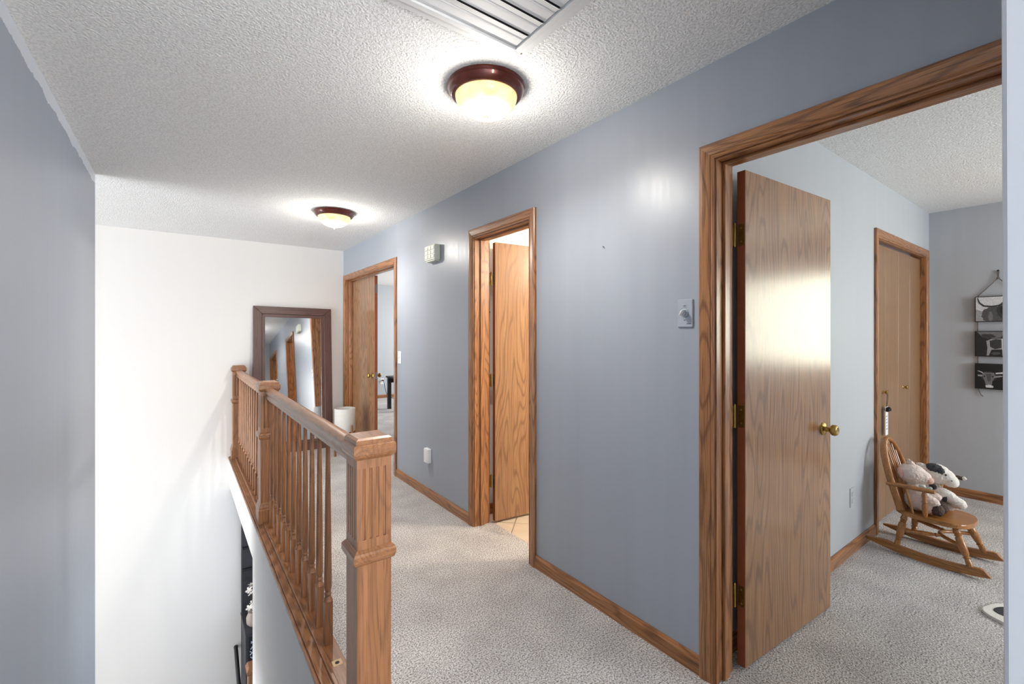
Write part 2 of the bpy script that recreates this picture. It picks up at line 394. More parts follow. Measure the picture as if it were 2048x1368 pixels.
# near wall end at the right edge of the picture
bm = bmesh.new(); bm_box(bm, (0.70, -0.55, 0), (W, 0.0737, CH), 0.004, 2)
for v in bm.verts:
    if v.co.y > 0: v.co.y += (v.co.z-1.3)*0.0022
struct(link('wall_near', done(bm, 'wall_near'), M['grey']), 'pale grey wall end close to the camera at the right picture edge', 'wall')
struct(box('wall_near_side', (0.70, -1.9, 0), (0.80, -0.55, CH), M['grey']), 'pale grey wall running back beside the camera', 'wall')
bw = boxes('wall_back', [((XL, -2.0, 0), (0.02, -1.9, CH)), ((0.62, -2.0, 0), (0.80, -1.9, CH)), ((0.02, -2.0, 0), (0.62, -1.9, 0.7)), ((0.02, -2.0, 2.0), (0.62, -1.9, CH))], M['grey'])
struct(bw, 'grey wall with an added fill window closing the hallway behind the camera', 'wall')
# ceiling, floors
struct(box('ceiling', (-5.0, -2.0, CH), (MID, YF+0.11, CH+0.08), M['ceil']), 'white popcorn-textured hallway ceiling with two lamps', 'ceiling')
struct(box('ceiling', (MID, YS-0.1, CH), (XB+0.1, YC+0.1, CH+0.08), M['ceil']), 'white popcorn-textured ceiling of the bedroom at right', 'ceiling')
struct(box('ceiling', (MID, YC+0.1, CH), (4.0, 3.05, CH+0.08), M['ceil']), 'white ceiling of the bathroom seen over its door', 'ceiling')
struct(box('ceiling', (MID, 3.8, CH), (5.4, 9.56, CH+0.08), M['white']), 'white ceiling of the far room seen through the double doorway', 'ceiling')
fl = boxes('floor', [((XE+0.10, 1.36, -0.35), (1.835, YF, 0.0)), ((XL, -1.9, -0.35), (1.835, 1.36, 0.0))], M['carpet'])
struct(fl, 'speckled light grey carpet of the hallway', 'floor')
struct(box('floor', (1.835, YS, -0.1), (XB, YC+0.7, 0.0), M['carpet']), 'speckled grey carpet of the bedroom under the rocking chair', 'floor')
struct(box('floor', (1.835, 3.8, -0.1), (5.3, 9.46, 0.0), M['carpet']), 'pale carpet of the far room beyond the double doorway', 'floor')
# bathroom tiles on a grout bed, laid diagonally
bath = thing('floor', (0, 0, 0), 'beige diagonal ceramic tile floor inside the bathroom doorway', 'floor', kind='structure')
box('grout_bed', (1.835, 1.13, -0.1), (3.9, 2.87, -0.012), M['grout'], bath)
def clip(poly, ax, val, keep_less):
    out = []
    for i, p in enumerate(poly):
        q = poly[(i+1) % len(poly)]
        ip = (p[ax] <= val) == keep_less; iq = (q[ax] <= val) == keep_less
        if ip: out.append(p)
        if ip != iq:
            t = (val-p[ax])/(q[ax]-p[ax]); out.append((p[0]+(q[0]-p[0])*t, p[1]+(q[1]-p[1])*t))
    return out
P_ = 0.433; G = 0.005
for i in range(-8, 12):
    for j in range(-10, 12):
        s0, s1 = 4.58+i*P_+G, 4.58+(i+1)*P_-G; d0, d1 = -0.658+j*P_+G, -0.658+(j+1)*P_-G
        poly = [((s+d)/2, (s-d)/2) for s, d in ((s0, d0), (s1, d0), (s1, d1), (s0, d1))]
        for ax, val, less in ((0, 1.838, False), (0, 3.9, True), (1, 1.13, False), (1, 2.86, True)):
            if poly: poly = clip(poly, ax, val, less)
        if len(poly) >= 3:
            ar = abs(sum(poly[k][0]*poly[(k+1) % len(poly)][1]-poly[(k+1) % len(poly)][0]*poly[k][1] for k in range(len(poly))))/2
            if ar > 0.003: prism('tile', poly, -0.012, -0.005+random.uniform(-.0005, .0005), M['tile'], bath)
# stairwell: fascia, wall under the hallway, lower floor, great room
struct(box('wall_fascia', (XE, 1.30, -0.355), (XE+0.10, YF, -0.012), M['white']), 'white painted floor edge below the railing over the stairwell', 'wall')
struct(box('wall_stair', (XE, -1.9, LOW), (XE+0.10, 3.97, -0.355), M['white']), 'white stairwell wall below the hallway floor', 'wall')
struct(box('floor', (-5.0, -2.0, LOW-0.1), (4.0, YF, LOW), M['carpet']), 'grey carpet of the lower level at the foot of the stairs', 'floor')
stp = []
for k in range(13):
    y = 1.36+k*0.255; z = -(k+1)*0.2
    stp.append(((XL+0.002, y, LOW), (XE-0.002, y+0.256, z)))
struct(boxes('floor', stp, M['carpet']), 'carpeted steps going down beside the railing', 'stairs')
struct(box('wall_lower_end', (4.0, -2.0, LOW), (4.1, YF, -0.36), M['grey']), 'wall closing the lower level room under the hallway', 'wall')
def windowed(name, x0, x1, y0, y1, z0, z1, wy0, wy1, wz0, wz1, mat):
    return boxes(name, [((x0, y0, z0), (x1, wy0, z1)), ((x0, wy1, z0), (x1, y1, z1)), ((x0, wy0, z0), (x1, wy1, wz0)), ((x0, wy0, wz1), (x1, wy1, z1))], mat)
struct(windowed('wall_great_room', -5.1, -5.0, -2.0, YF, LOW, CH, 2.2, 5.6, -2.0, 2.1, M['white']), 'white wall with tall windows across the great room', 'wall')
struct(box('wall_great_room_back', (-5.0, -2.1, LOW), (XL, -2.0, CH), M['white']), 'white wall at the back of the great room', 'wall')
# bedroom
struct(box('wall_closet', (WI, YC, 0), (3.865, YC+0.1, CH), M['grey']), 'pale grey bedroom wall beside the closet with an outlet', 'wall')
struct(boxes('wall_closet_end', [((3.865, YC, 2.06), (5.20, YC+0.1, CH)), ((5.20, YC, 0), (XB, YC+0.1, CH)), ((3.8, YC+0.7, 0), (XB, YC+0.75, CH)), ((3.8, YC+0.1, 0), (3.84, YC+0.7, CH))], M['grey']), 'pale grey bedroom wall above and right of the closet', 'wall')
struct(windowed('wall_pictures', XB, XB+0.1, YS, YC+0.75, 0, CH, -1.6, -0.2, 1.0, 2.05, M['grey']), 'grey bedroom wall hung with three cow pictures', 'wall')
struct(boxes('wall_bedroom_south', [((MID, YS-0.1, 0), (3.6, YS, CH)), ((4.8, YS-0.1, 0), (XB, YS, CH)), ((3.6, YS-0.1, 0), (4.8, YS, 0.85)), ((3.6, YS-0.1, 2.05), (4.8, YS, CH))], M['grey']), 'grey bedroom wall with a window behind the near wall end', 'wall')
# bathroom, far room
struct(box('wall_bath_side', (WI, 2.87, -0.1), (3.9, 2.98, CH), M['white']), 'white bathroom wall behind its open door', 'wall')
struct(box('wall_bath_other', (WI, YC+0.1, -0.1), (3.79, YC+0.13, CH), M['white']), 'white bathroom wall shared with the bedroom closet', 'wall')
struct(box('wall_bath_end', (3.9, YC+0.1, -0.1), (4.0, 2.98, CH), M['white']), 'white wall at the end of the bathroom', 'wall')
struct(box('wall_far_room_end', (MID, 9.46, 0), (5.4, 9.56, CH), M['grey']), 'pale grey wall at the end of the far room with an outlet', 'wall')
struct(windowed('wall_far_room_side', 5.3, 5.4, 3.8, 9.46, 0, CH, 6.4, 8.4, 0.85, 2.05, M['grey']), 'grey side wall with a window in the far room', 'wall')
struct(box('wall_far_room_front', (WI, 3.8, 0), (5.3, 3.9, CH), M['grey']), 'grey front wall of the far room', 'wall')
# windows (frames and panes)
def window(n, fixed_x, y0, y1, z0, z1, mull, label):
    t = thing('window_%d' % n, (fixed_x, (y0+y1)/2, z0), label, 'window', kind='structure')
    hy = (y1-y0)/2; hz = z1-z0; f = 0.045
    box('frame', (-0.03, -hy, 0), (0.03, -hy+f, hz), M['whitepl'], t); box('frame', (-0.03, hy-f, 0), (0.03, hy, hz), M['whitepl'], t)
    box('frame', (-0.03, -hy+f, 0), (0.03, hy-f, f), M['whitepl'], t); box('frame', (-0.03, -hy+f, hz-f), (0.03, hy-f, hz), M['whitepl'], t)
    w = (2*hy-2*f)/mull
    for k in range(mull):
        a = -hy+f+k*w
        box('pane', (-0.003, a+0.012, f), (0.003, a+w-0.012, hz-f), M['pane'], t)
        if k: box('mullion', (-0.02, a-0.012, f), (0.02, a+0.012, hz-f), M['whitepl'], t)
window(1, 5.36, -1.6, -0.2, 1.0, 2.05, 1, 'wide bedroom window beside the cow pictures, mirrored in the open door')
window(2, -5.05, 2.2, 5.6, -2.0, 2.1, 3, 'tall three-part great room window lighting the stairwell')
window(3, 5.35, 6.4, 8.4, 0.85, 2.05, 2, 'two-part window of the far room')
wb = thing('window_4', (0.32, -1.95, 0.7), 'added fill window unseen behind the camera', 'window', kind='structure')  # unseen window invented to carry the hall fill light
for a, b in (((-.3, -.03, 0), (-.255, .03, 1.3)), ((.255, -.03, 0), (.3, .03, 1.3)), ((-.255, -.03, 0), (.255, .03, .045)), ((-.255, -.03, 1.255), (.255, .03, 1.3))): box('frame', a, b, M['whitepl'], wb)
box('pane', (-.255, -.003, .045), (.255, .003, 1.255), M['pane'], wb)
ws = thing('window_5', (4.2, YS-0.05, 0.85), 'bedroom window behind the near wall end', 'window', kind='structure')
for a, b in (((-.6, -.03, 0), (-.555, .03, 1.2)), ((.555, -.03, 0), (.6, .03, 1.2)), ((-.555, -.03, 0), (.555, .03, .045)), ((-.555, -.03, 1.155), (.555, .03, 1.2))): box('frame', a, b, M['whitepl'], ws)
box('pane', (-.555, -.003, .045), (.555, .003, 1.155), M['pane'], ws)

# ------------------------------------------------------------------ baseboards
def baseboard_y(name, x, sgn, y0, y1, label):
    """along y, wall face at x, board sticks out in sgn*x"""
    pts = [(0, 0), (0.013*sgn, 0), (0.013*sgn, 0.058), (0.009*sgn, 0.068), (0.005*sgn, 0.074), (0, 0.074)]
    bm = bmesh.new()
    a = [bm.verts.new((x+p[0], y0, p[1])) for p in pts]; b = [bm.verts.new((x+p[0], y1, p[1])) for p in pts]
    n = len(pts)
    for i in range(n): bm.faces.new((a[i], a[(i+1) % n], b[(i+1) % n], b[i]))
    bm.faces.new(a); bm.faces.new(b[::-1])
    return struct(link(name, done(bm, name), M['oak_y']), label, 'baseboard')
def baseboard_x(name, y, sgn, x0, x1, label):
    pts = [(0, 0), (0.013*sgn, 0), (0.013*sgn, 0.058), (0.009*sgn, 0.068), (0.005*sgn, 0.074), (0, 0.074)]
    bm = bmesh.new()
    a = [bm.verts.new((x0, y+p[0], p[1])) for p in pts]; b = [bm.verts.new((x1, y+p[0], p[1])) for p in pts]
    n = len(pts)
    for i in range(n): bm.faces.new((a[i], a[(i+1) % n], b[(i+1) % n], b[i]))
    bm.faces.new(a); bm.faces.new(b[::-1])
    return struct(link(name, done(bm, name), M['oak_x']), label, 'baseboard')
baseboard_y('baseboard_right', W, -1, D3[1]+0.067, D2[0]-0.067, 'oak baseboard between the nearest and the middle doorway')
baseboard_y('baseboard_right', W, -1, D2[1]+0.067, D1[0]-0.067, 'oak baseboard between the middle doorway and the double doorway')
baseboard_x('baseboard_far', YF, -1, 0.60, W, 'oak baseboard behind the leaning mirror')
baseboard_x('baseboard_closet', YC, -1, WI, 3.83, 'oak baseboard of the bedroom wall behind the open door')
baseboard_x('baseboard_closet', YC, -1, 5.24, XB, 'short oak baseboard right of the closet')
baseboard_y('baseboard_pictures', XB, -1, -2.3, YC-0.013, 'oak baseboard below the three cow pictures')
baseboard_x('baseboard_bath', 2.87, -1, WI+0.02, 3.9, 'wooden baseboard behind the bathroom door')
baseboard_x('baseboard_far_room', 9.46, -1, WI, 5.3, 'baseboard at the end of the far room')

# ------------------------------------------------------------------ door casings and jambs
CW = 0.060
PROF = [(0, 0), (0, 0.010), (0.006, 0.013), (0.012, 0.010), (0.016, 0.0135), (0.044, 0.018), (0.056, 0.018), (CW, 0.014), (CW, 0)]  # (offset outwards from opening, thickness)
def casing(parent, axis, face, sgn, a0, a1, zt, my, mz):
    """mitred casing around an opening a0..a1 x 0..zt on the plane axis=face, sticking out sgn"""
    def put(along, out, z): return (face+sgn*out, along, z) if axis == 'x' else (along, face+sgn*out, z)
    n = len(PROF)
    def piece(nm, f0, f1, mat):
        bm = bmesh.new()
        A = [bm.verts.new(f0(p)) for p in PROF]; B = [bm.verts.new(f1(p)) for p in PROF]
        for i in range(n): bm.faces.new((A[i], A[(i+1) % n], B[(i+1) % n], B[i]))
        bm.faces.new(A); bm.faces.new(B[::-1]); link(nm, done(bm, nm), mat, parent)
    r = 0.006
    piece('casing', lambda p: put(a0-r-p[0], p[1], 0), lambda p: put(a0-r-p[0], p[1], zt+r+p[0]), mz)
    piece('casing', lambda p: put(a1+r+p[0], p[1], 0), lambda p: put(a1+r+p[0], p[1], zt+r+p[0]), mz)
    piece('head_casing', lambda p: put(a0-r-p[0], p[1], zt+r+p[0]), lambda p: put(a1+r+p[0], p[1], zt+r+p[0]), my)
def doorway(n, D, label, stop_x):
    t = thing('trim_%d' % n, (0, 0, 0), label, 'door frame', kind='structure')
    casing(t, 'x', W, -1, D[0], D[1], DH, M['oak_y'], M['oak_z'])
    casing(t, 'x', WI, 1, D[0], D[1], DH, M['oak_y'], M['oak_z'])
    box('jamb', (W, D[0]-0.02, 0), (WI, D[0], DH), M['oak_z'], t); box('jamb', (W, D[1], 0), (WI, D[1]+0.02, DH), M['oak_z'], t)
    box('head_jamb', (W, D[0]-0.02, DH), (WI, D[1]+0.02, DH+0.02), M['oak_y'], t)
    a, b = stop_x
    box('door_stop', (a, D[0], 0), (b, D[0]+0.011, DH), M['oak_z'], t, 0.002); box('door_stop', (a, D[1]-0.011, 0), (b, D[1], DH), M['oak_z'], t, 0.002)
    box('door_stop', (a, D[0]+0.011, DH-0.011), (b, D[1]-0.011, DH), M['oak_y'], t, 0.002)
    return t
doorway(1, D1, 'oak casing and jambs of the double doorway at the hallway end', (1.728, 1.763))
doorway(2, D2, 'oak casing and jambs of the middle bathroom doorway', (1.728, 1.763))
doorway(3, D3, 'oak casing and jambs of the nearest doorway into the bedroom', (1.728, 1.763))
tc_ = thing('trim_4', (0, 0, 0), 'oak casing and jambs around the bedroom closet', 'door frame', kind='structure')
casing(tc_, 'y', YC, -1, 3.890, 5.176, 2.035, M['oak_x'], M['oak_z'])
box('jamb', (3.865, YC, 0), (3.89, YC+0.1, 2.035), M['oak_z'], tc_); box('jamb', (5.176, YC, 0), (5.2, YC+0.1, 2.035), M['oak_z'], tc_)
box('head_jamb', (3.865, YC, 2.035), (5.2, YC+0.1, 2.06), M['oak_x'], tc_)

# ------------------------------------------------------------------ doors
def knob_parts(parent, x, z, yface, sgn, mat=None):
    mat = mat or M['brass']
    k = lathe('knob', [(0.0, 0), (0.031, 0), (0.031, 0.004), (0.026, 0.009), (0.013, 0.012), (0.011, 0.028), (0.018, 0.033), (0.026, 0.041), (0.0265, 0.052), (0.022, 0.060), (0.017, 0.062), (0.015, 0.060), (0.0, 0.060)][1:],
              mat, parent, 22, align((x, yface, z), (x, yface+sgn, z)))
    return k
def hinge(parent, z, wleaf=0.03):
    h = box('hinge', (-0.003, 0.002, z-0.044), (0.001, 0.030, z+0.044), M['brass_dark'], parent, 0.0015)
    lathe('knuckle', [(0.006, z-0.048), (0.0065, z-0.046), (0.0065, z+0.046), (0.004, z+0.050)], M['brass'], h, 10, Matrix.Translation((-0.012, 0.038, 0)))
    for dz in (-0.028, 0.028):
        lathe('screw', [(0.004, 0), (0.003, 0.0012)], M['brass'], h, 8, align((-0.003, 0.016, z+dz), (-1, 0.016, z+dz)))
    box('jamb_leaf', (-0.046, 0.0362, z-0.044), (-0.012, 0.0382, z+0.044), M['brass_dark'], h)
    return h
def leaf(n, loc, rotz, width, height, label, hz):
    """leaf local: x along width from hinge edge, y thickness 0..0.035 (y=0 front), z up"""
    t = thing('door_%d' % n, loc, label, 'door', rotz, kind='structure')
    box('door_leaf', (0.0, 0.0, 0.012), (width, 0.0345, height), M['door'], t, 0.0015)
    box('hinge_edge', (-0.0012, 0.0005, 0.013), (0.0004, 0.034, height-0.001), M['door_edge'], t)
    for z in hz: hinge(t, z)
    return t
# nearest door: stands open into the bedroom
d3 = leaf(3, (1.846, 0.903, 0), -0.0617, 0.762, 2.040, 'glossy oak veneer door standing open into the bedroom', (0.298, 1.034, 1.778))
knob_parts(d3, 0.682, 0.91, 0.0, -1); knob_parts(d3, 0.682, 0.91, 0.0345, 1)
box('latch_plate', (0.7615, 0.006, 0.88), (0.7632, 0.029, 0.94), M['brass'], d3)
d2 = leaf(2, (1.838, 2.694, 0), -0.10, 0.61, 2.040, 'pale oak veneer bathroom door standing open', (0.298, 1.034, 1.778))
knob_parts(d2, 0.54, 0.91, 0.0, -1)
# far double doorway: the left leaf is closed
t1 = thing('door_1', (1.768, D1[1]-0.003, 0), 'closed oak leaf of the double doorway beside the mirror', 'door', -H2, kind='structure')
box('door_leaf', (0.0, 0.0, 0.012), (0.80, 0.035, 2.040), M['door'], t1, 0.0015)
box('meeting_edge', (0.7996, 0.0005, 0.013), (0.8012, 0.0345, 2.039), M['door_edge'], t1)
knob_parts(t1, 0.735, 0.90, 0.0, -1); knob_parts(t1, 0.735, 0.90, 0.035, 1)
box('flush_bolt', (0.8010, 0.008, 0.86), (0.8030, 0.027, 0.94), M['steel'], t1)
box('flush_bolt', (0.8010, 0.008, 1.84), (0.8030, 0.027, 1.94), M['steel'], t1)
# closet bifold panels
for k in range(4):
    pw = 1.284/4
    x0 = 3.891+k*pw
    nm = ['leftmost', 'second', 'third', 'rightmost'][k]
    t = thing('door_%d' % (k+4), (x0, YC+0.032, 0), '%s flat oak bifold panel of the bedroom closet' % nm, 'closet door', kind='structure')
    box('panel', (0.0015, 0, 0.02), (pw-0.0015, 0.028, 2.02), M['closet'], t, 0.0015)
    if k in (0, 2):
        kx = {0: 0.255, 2: 0.135}[k]
        lathe('knob', [(0.013, 0), (0.009, 0.004), (0.007, 0.014), (0.013, 0.019), (0.0165, 0.026), (0.013, 0.031), (0.004, 0.033)], M['brass'], t, 16, align((kx, 0, 0.948), (kx, -1, 0.948)))

# ------------------------------------------------------------------ stair railing
XC = 0.522
rl = thing('stair_railing', (XC, 1.54, 0), 'oak stair railing with three square newel posts and turned balusters', 'railing')
def fluted(parent, z0, z1, h):
    """square shaft whose four faces carry four rounded grooves each"""
    def side():
        p = [(-h, 0.0)]
        for k in range(4):
            c = -h*0.60+k*h*0.40; g = h*0.085
            p += [(c-g, 0), (c-g*0.7, 0.0035), (c, 0.005), (c+g*0.7, 0.0035), (c+g, 0)]
        return p
    pts = []
    for r in range(4):
        ca, sa = math.cos(r*H2), math.sin(r*H2)
        for x, d in side():
            X, Y = x, -h+d
            pts.append((X*ca-Y*sa, X*sa+Y*ca))
    return prism('fluted_shaft', pts, z0, z1, M['rail_z'], parent)
def newel(y, parent):
    h = 0.058
    sh = loft('newel_post', [(0.0725, 0.004), (0.0725, 0.100), (0.069, 0.106), (0.069, 0.118), (0.064, 0.128), (0.062, 0.142), (h, 0.150), (h, 0.690)], M['rail_z'], parent)
    sh.location = (0, y, 0)
    fluted(sh, 0.690, 0.926, h)
    loft('upper_shaft', [(h, 0.926), (h, 0.960)], M['rail_z'], sh)
    loft('collar', [(h, 0.607), (0.066, 0.614), (0.0713, 0.6255), (0.0713, 0.643), (0.068, 0.650), (h, 0.660)], M['rail_y'], sh)
    loft('cap', [(h, 0.955), (0.064, 0.961), (0.069, 0.966), (0.0713, 0.974), (0.0713, 0.999), (0.0685, 1.003), (0.062, 1.006), (0.062, 1.017), (0.060, 1.020), (0.051, 1.026), (0.0, 1.0262)], M['rail_y'], sh)
    return sh
NY = [0.0, 2.20, 4.30]
for y in NY: newel(y, rl)
def rail(y0, y1, parent):
    pr = [(-0.020, 0.900), (-0.026, 0.908), (-0.026, 0.922), (-0.022, 0.930), (-0.023, 0.940), (-0.031, 0.950), (-0.032, 0.962), (-0.026, 0.972), (-0.012, 0.977), (0, 0.978)]
    pr = pr + [(-x, z) for x, z in pr[::-1][1:]]
    bm = bmesh.new(); n = len(pr)
    a = [bm.verts.new((p[0], y0, p[1])) for p in pr]; b = [bm.verts.new((p[0], y1, p[1])) for p in pr]
    for i in range(n): bm.faces.new((a[i], a[(i+1) % n], b[(i+1) % n], b[i]))
    bm.faces.new(a); bm.faces.new(b[::-1])
    o = link('handrail', done(bm, 'handrail'), M['rail_y'], parent); shade(o, 50); return o
rail(0.055, 2.145, rl); rail(2.255, 4.245, rl)
def baluster_mesh():
    bm = bmesh.new(); q = 0.0165
    bm_box(bm, (-q, -q, 0), (q, q, 0.188)); 
    bm_lathe(bm, [(q, 0.184), (q*1.25, 0.188), (0.016, 0.200), (0.0125, 0.210), (0.015, 0.216), (0.0155, 0.221), (0.012, 0.228), (0.0135, 0.234), (0.0165, 0.250), (0.0165, 0.285), (0.0145, 0.46), (0.0115, 0.70), (0.0088, 0.895)], 12)
    return done(bm, 'baluster')
bme = baluster_mesh(); first = None
def put_baluster(y):
    global first
    if first is None: first = o = link('baluster', bme, M['rail_z'], rl); shade(o, 35)
    else: o = first.copy(); C.objects.link(o); o.parent = rl
    o.location = (0, y, 0.012)
for k in range(11): put_baluster(2.07+0.149*k-1.54)
for k in range(13): put_baluster(2.20+0.150*(k+1))
# ledge board with raised strip, nosing and a painted-dark hole where one baluster is missing
lb = box('ledge_board', (XE-XC-0.006, -0.24, -0.012), (0.036, 4.386, 0.006), M['rail_y'], rl, 0.002)
box('raised_strip', (-0.044, 0.074, 0.006), (-0.026, 2.126, 0.016), M['rail_y'], lb, 0.004, 2)
box('raised_strip', (-0.044, 2.274, 0.006), (-0.026, 4.227, 0.016), M['rail_y'], lb, 0.004, 2)
box('fillet', (-0.026, 0.074, 0.006), (0.030, 2.126, 0.0115), M['rail_y'], lb)
box('fillet', (-0.026, 2.274, 0.006), (0.030, 4.227, 0.0115), M['rail_y'], lb)
box('nosing', (XE-XC-0.020, -0.24, -0.020), (XE-XC-0.006, 4.386, 0.002), M['rail_y'], lb, 0.005, 2)
pl = box('glue_mark', (-0.019, 0.365, 0.0115), (0.019, 0.403, 0.0121), plain('pale_bare_wood', (206, 176, 138), 0.7), lb)
lathe('peg_hole', [(0.009, 0.0121), (0.0088, 0.0126)], M['soil'], pl, 14, Matrix.Translation((0, 0.384, 0)))  # flat dark disc paints the shade inside the open hole

# ------------------------------------------------------------------ ceiling lamps
def lamp(loc, label, watts):
    t = thing('ceiling_lamp', loc, label, 'ceiling lamp', group='flush ceiling lamps of the hallway')
    # local z=0 at the ceiling, going down
    lathe('canopy_ring', [(0.150, 0.0), (0.166, -0.001), (0.167, -0.008), (0.161, -0.014), (0.163, -0.018), (0.159, -0.030), (0.150, -0.041), (0.139, -0.047), (0.134, -0.046), (0.132, -0.040), (0.130, -0.003)][::-1], M['bronze'], t, 56)
    R = 0.133; pr = []
    for k in range(15):
        a = k/14*math.radians(86); pr.append((R*math.cos(a)*1.0 if k else R, -0.044-0.088*math.sin(a)))
    pr.append((0.004, -0.1325))
    bm = bmesh.new(); rings = []
    for r, z in pr: rings.append([bm.verts.new((r*math.cos(2*math.pi*i/48), r*math.sin(2*math.pi*i/48), z)) for i in range(48)])
    for a, b in zip(rings, rings[1:]):
        for i in range(48): bm.faces.new((a[i], a[(i+1) % 48], b[(i+1) % 48], b[i]))
    bm.faces.new(rings[-1])
    g = link('glass_bowl', done(bm, 'glass_bowl'), M['bowl'], t, True)
    lathe('finial', [(0.010, -0.130), (0.013, -0.134), (0.012, -0.139), (0.007, -0.144), (0.002, -0.148)][::-1], M['nickel'], t, 16)
    d = bpy.data.lights.new('bulb', 'POINT'); d.energy = watts; d.color = (1.0, 0.955, 0.89); d.shadow_soft_size = 0.03
    o = bpy.data.objects.new('bulb', d); C.objects.link(o); o.parent = t; o.location = (0, 0, -0.20)  # lamp's light hangs in open air below the opaque bowl
    d = bpy.data.lights.new('added_downlight', 'SPOT'); d.energy = watts*4.4; d.color = (1.0, 0.955, 0.89); d.shadow_soft_size = 0.04; d.spot_size = math.radians(176); d.spot_blend = 1.0
    o = bpy.data.objects.new('added_downlight', d); C.objects.link(o); o.parent = t; o.location = (0, 0, -0.20)  # added spot lights walls and floor while sparing the ceiling
    return t
lamp((1.062, 1.625, CH), 'lit dome lamp with red-bronze ring, larger and nearer, beside the ceiling vent', 4.6)
lamp((1.082, 4.08, CH), 'lit dome lamp with red-bronze ring, smaller and farther, near the mirror', 6)

# ------------------------------------------------------------------ ceiling vent
vt = thing('ceiling_vent', (0.625, 0.955, CH), 'white louvred fan shutter set in the ceiling at top', 'vent')
fx, fy, fw = 0.427, 0.427, 0.056
def vbar(nm, a, b, bev=0.003): return box(nm, a, b, M['vent'], vt, bev)
def mitred(nm, w0, w1, z0, z1):
    for r in range(4):
        o0, i0 = fx-w0, fx-w1
        pts = [(-o0, -o0), (o0, -o0), (i0, -i0), (-i0, -i0)]
        ca, sa = math.cos(r*H2), math.sin(r*H2)
        prism(nm, [(x*ca-y*sa, x*sa+y*ca) for x, y in pts], z0, z1, M['vent'], vt, 0.0015)
mitred('flange', 0.0, 0.034, -0.010, 0.0)
mitred('inner_frame', 0.034, fw, -0.018, 0.0)
pitch = 0.083; y = fy-fw-0.002; k = 0
while y > -fy+fw+0.02:
    y1 = max(y-pitch+0.004, -fy+fw+0.002)
    bm = bmesh.new(); hx = fx-fw-0.003
    pr = [(y, -0.010), (y-0.045, -0.0085), (y-0.047, -0.0115), (y-0.050, -0.0085), (y1+0.008, -0.010), (y1, -0.016), (y1, -0.0145), (y1+0.009, -0.0085), (y1+0.012, -0.0055), (y, -0.0055)]
    a = [bm.verts.new((-hx, p[0], p[1])) for p in pr]; b = [bm.verts.new((hx, p[0], p[1])) for p in pr]
    for i in range(len(pr)): bm.faces.new((a[i], a[(i+1) % len(pr)], b[(i+1) % len(pr)], b[i]))
    bm.faces.new(a); bm.faces.new(b[::-1]); link('louver', done(bm, 'louver'), M['vent'], vt)
    y -= pitch
box('duct_shade_sheet', (-fx+0.03, -fy+0.03, -0.003), (fx-0.03, fy-0.03, -0.001), M['dark'], vt)  # flat dark sheet stands in for the shade behind the louvers
lathe('screw', [(0.004, 0), (0.003, 0.002)], M['nickel'], vt, 10, align((fx-0.017, fy-0.040, -0.010), (fx-0.017, fy-0.040, -1)))

# ------------------------------------------------------------------ things on the hallway wall
def on_right(name, y, z, label, cat): return thing(name, (W, y, z), label, cat)   # local x negative = out of the wall
t = on_right('door_chime', 3.352, 1.966, 'ivory louvred door chime box on the blue wall', 'chime')
box('housing', (-0.05, -0.098, 0.010), (0, 0.088, 0.132), M['cream'], t, 0.004)
box('base_lip', (-0.045, -0.085, 0.0), (0, 0.075, 0.010), M['cream'], t, 0.002)
for r in range(3):
    for c in range(3):
        box('grille_slat', (-0.0535, -0.088+c*0.057, 0.024+r*0.034), (-0.0495, -0.088+c*0.057+0.05, 0.050+r*0.034), M['cream'], t, 0.0015)
t = on_right('light_switch', 4.082, 1.092, 'white toggle light switch beside the double doorway', 'light switch')
box('plate', (-0.006, -0.036, 0), (0, 0.036, 0.118), M['whitepl'], t, 0.002)
box('toggle', (-0.018, -0.005, 0.052), (-0.006, 0.005, 0.070), M['whitepl'], t, 0.002)
box('toggle_slot', (-0.0068, -0.008, 0.046), (-0.006, 0.008, 0.074), M['cream'], t)
t = on_right('outlet_cover', 3.452, 0.295, 'white protruding outlet cover box low on the blue wall', 'outlet cover')
box('box_body', (-0.034, -0.040, 0), (0, 0.040, 0.118), M['whitepl'], t, 0.004)
box('front_panel', (-0.037, -0.028, 0.012), (-0.033, 0.028, 0.106), M['whitepl'], t, 0.0015)
t = on_right('timer_switch', 1.068, 1.400, 'grey spring-wound timer switch with dial beside the nearest doorway', 'timer')
box('plate', (-0.007, -0.035, 0), (0, 0.035, 0.116), M['greypl'], t, 0.0025)
kx = lathe('dial_knob', [(0.0165, 0), (0.0165, 0.004), (0.013, 0.006), (0.0125, 0.016), (0.010, 0.018)], M['greypl'], t, 24, align((-0.007, 0.001, 0.060), (-1, 0.001, 0.060)))
g_ = box('grip', (-0.034, -0.0035, -0.013), (-0.006, 0.0035, 0.013), M['whitepl'], t, 0.003); g_.location = (-0.004, 0.001, 0.060); g_.rotation_euler = (math.radians(35), 0, 0)
for k in range(15):
    a = math.radians(52-k*20.3+90-52+18)
    r0, r1 = 0.0195, 0.0225 if k % 3 else 0.0245
    cy, cz = math.cos(a), math.sin(a)
    bm = bmesh.new(); w_ = 0.0006
    q = [(-0.0073, 0.001+cy*r-cz*s*w_, 0.060+cz*r+cy*s*w_) for r, s in ((r0, -1), (r1, -1), (r1, 1), (r0, 1))]
    lo = [bm.verts.new(p) for p in q]; hi = [bm.verts.new((p[0]+0.0006, p[1], p[2])) for p in q]
    bm.faces.new(lo); bm.faces.new(hi[::-1])
    for i in range(4): bm.faces.new((lo[i], lo[(i+1) % 4], hi[(i+1) % 4], hi[i]))
    link('tick_mark', done(bm, 'tick_mark'), M['ink'], t)
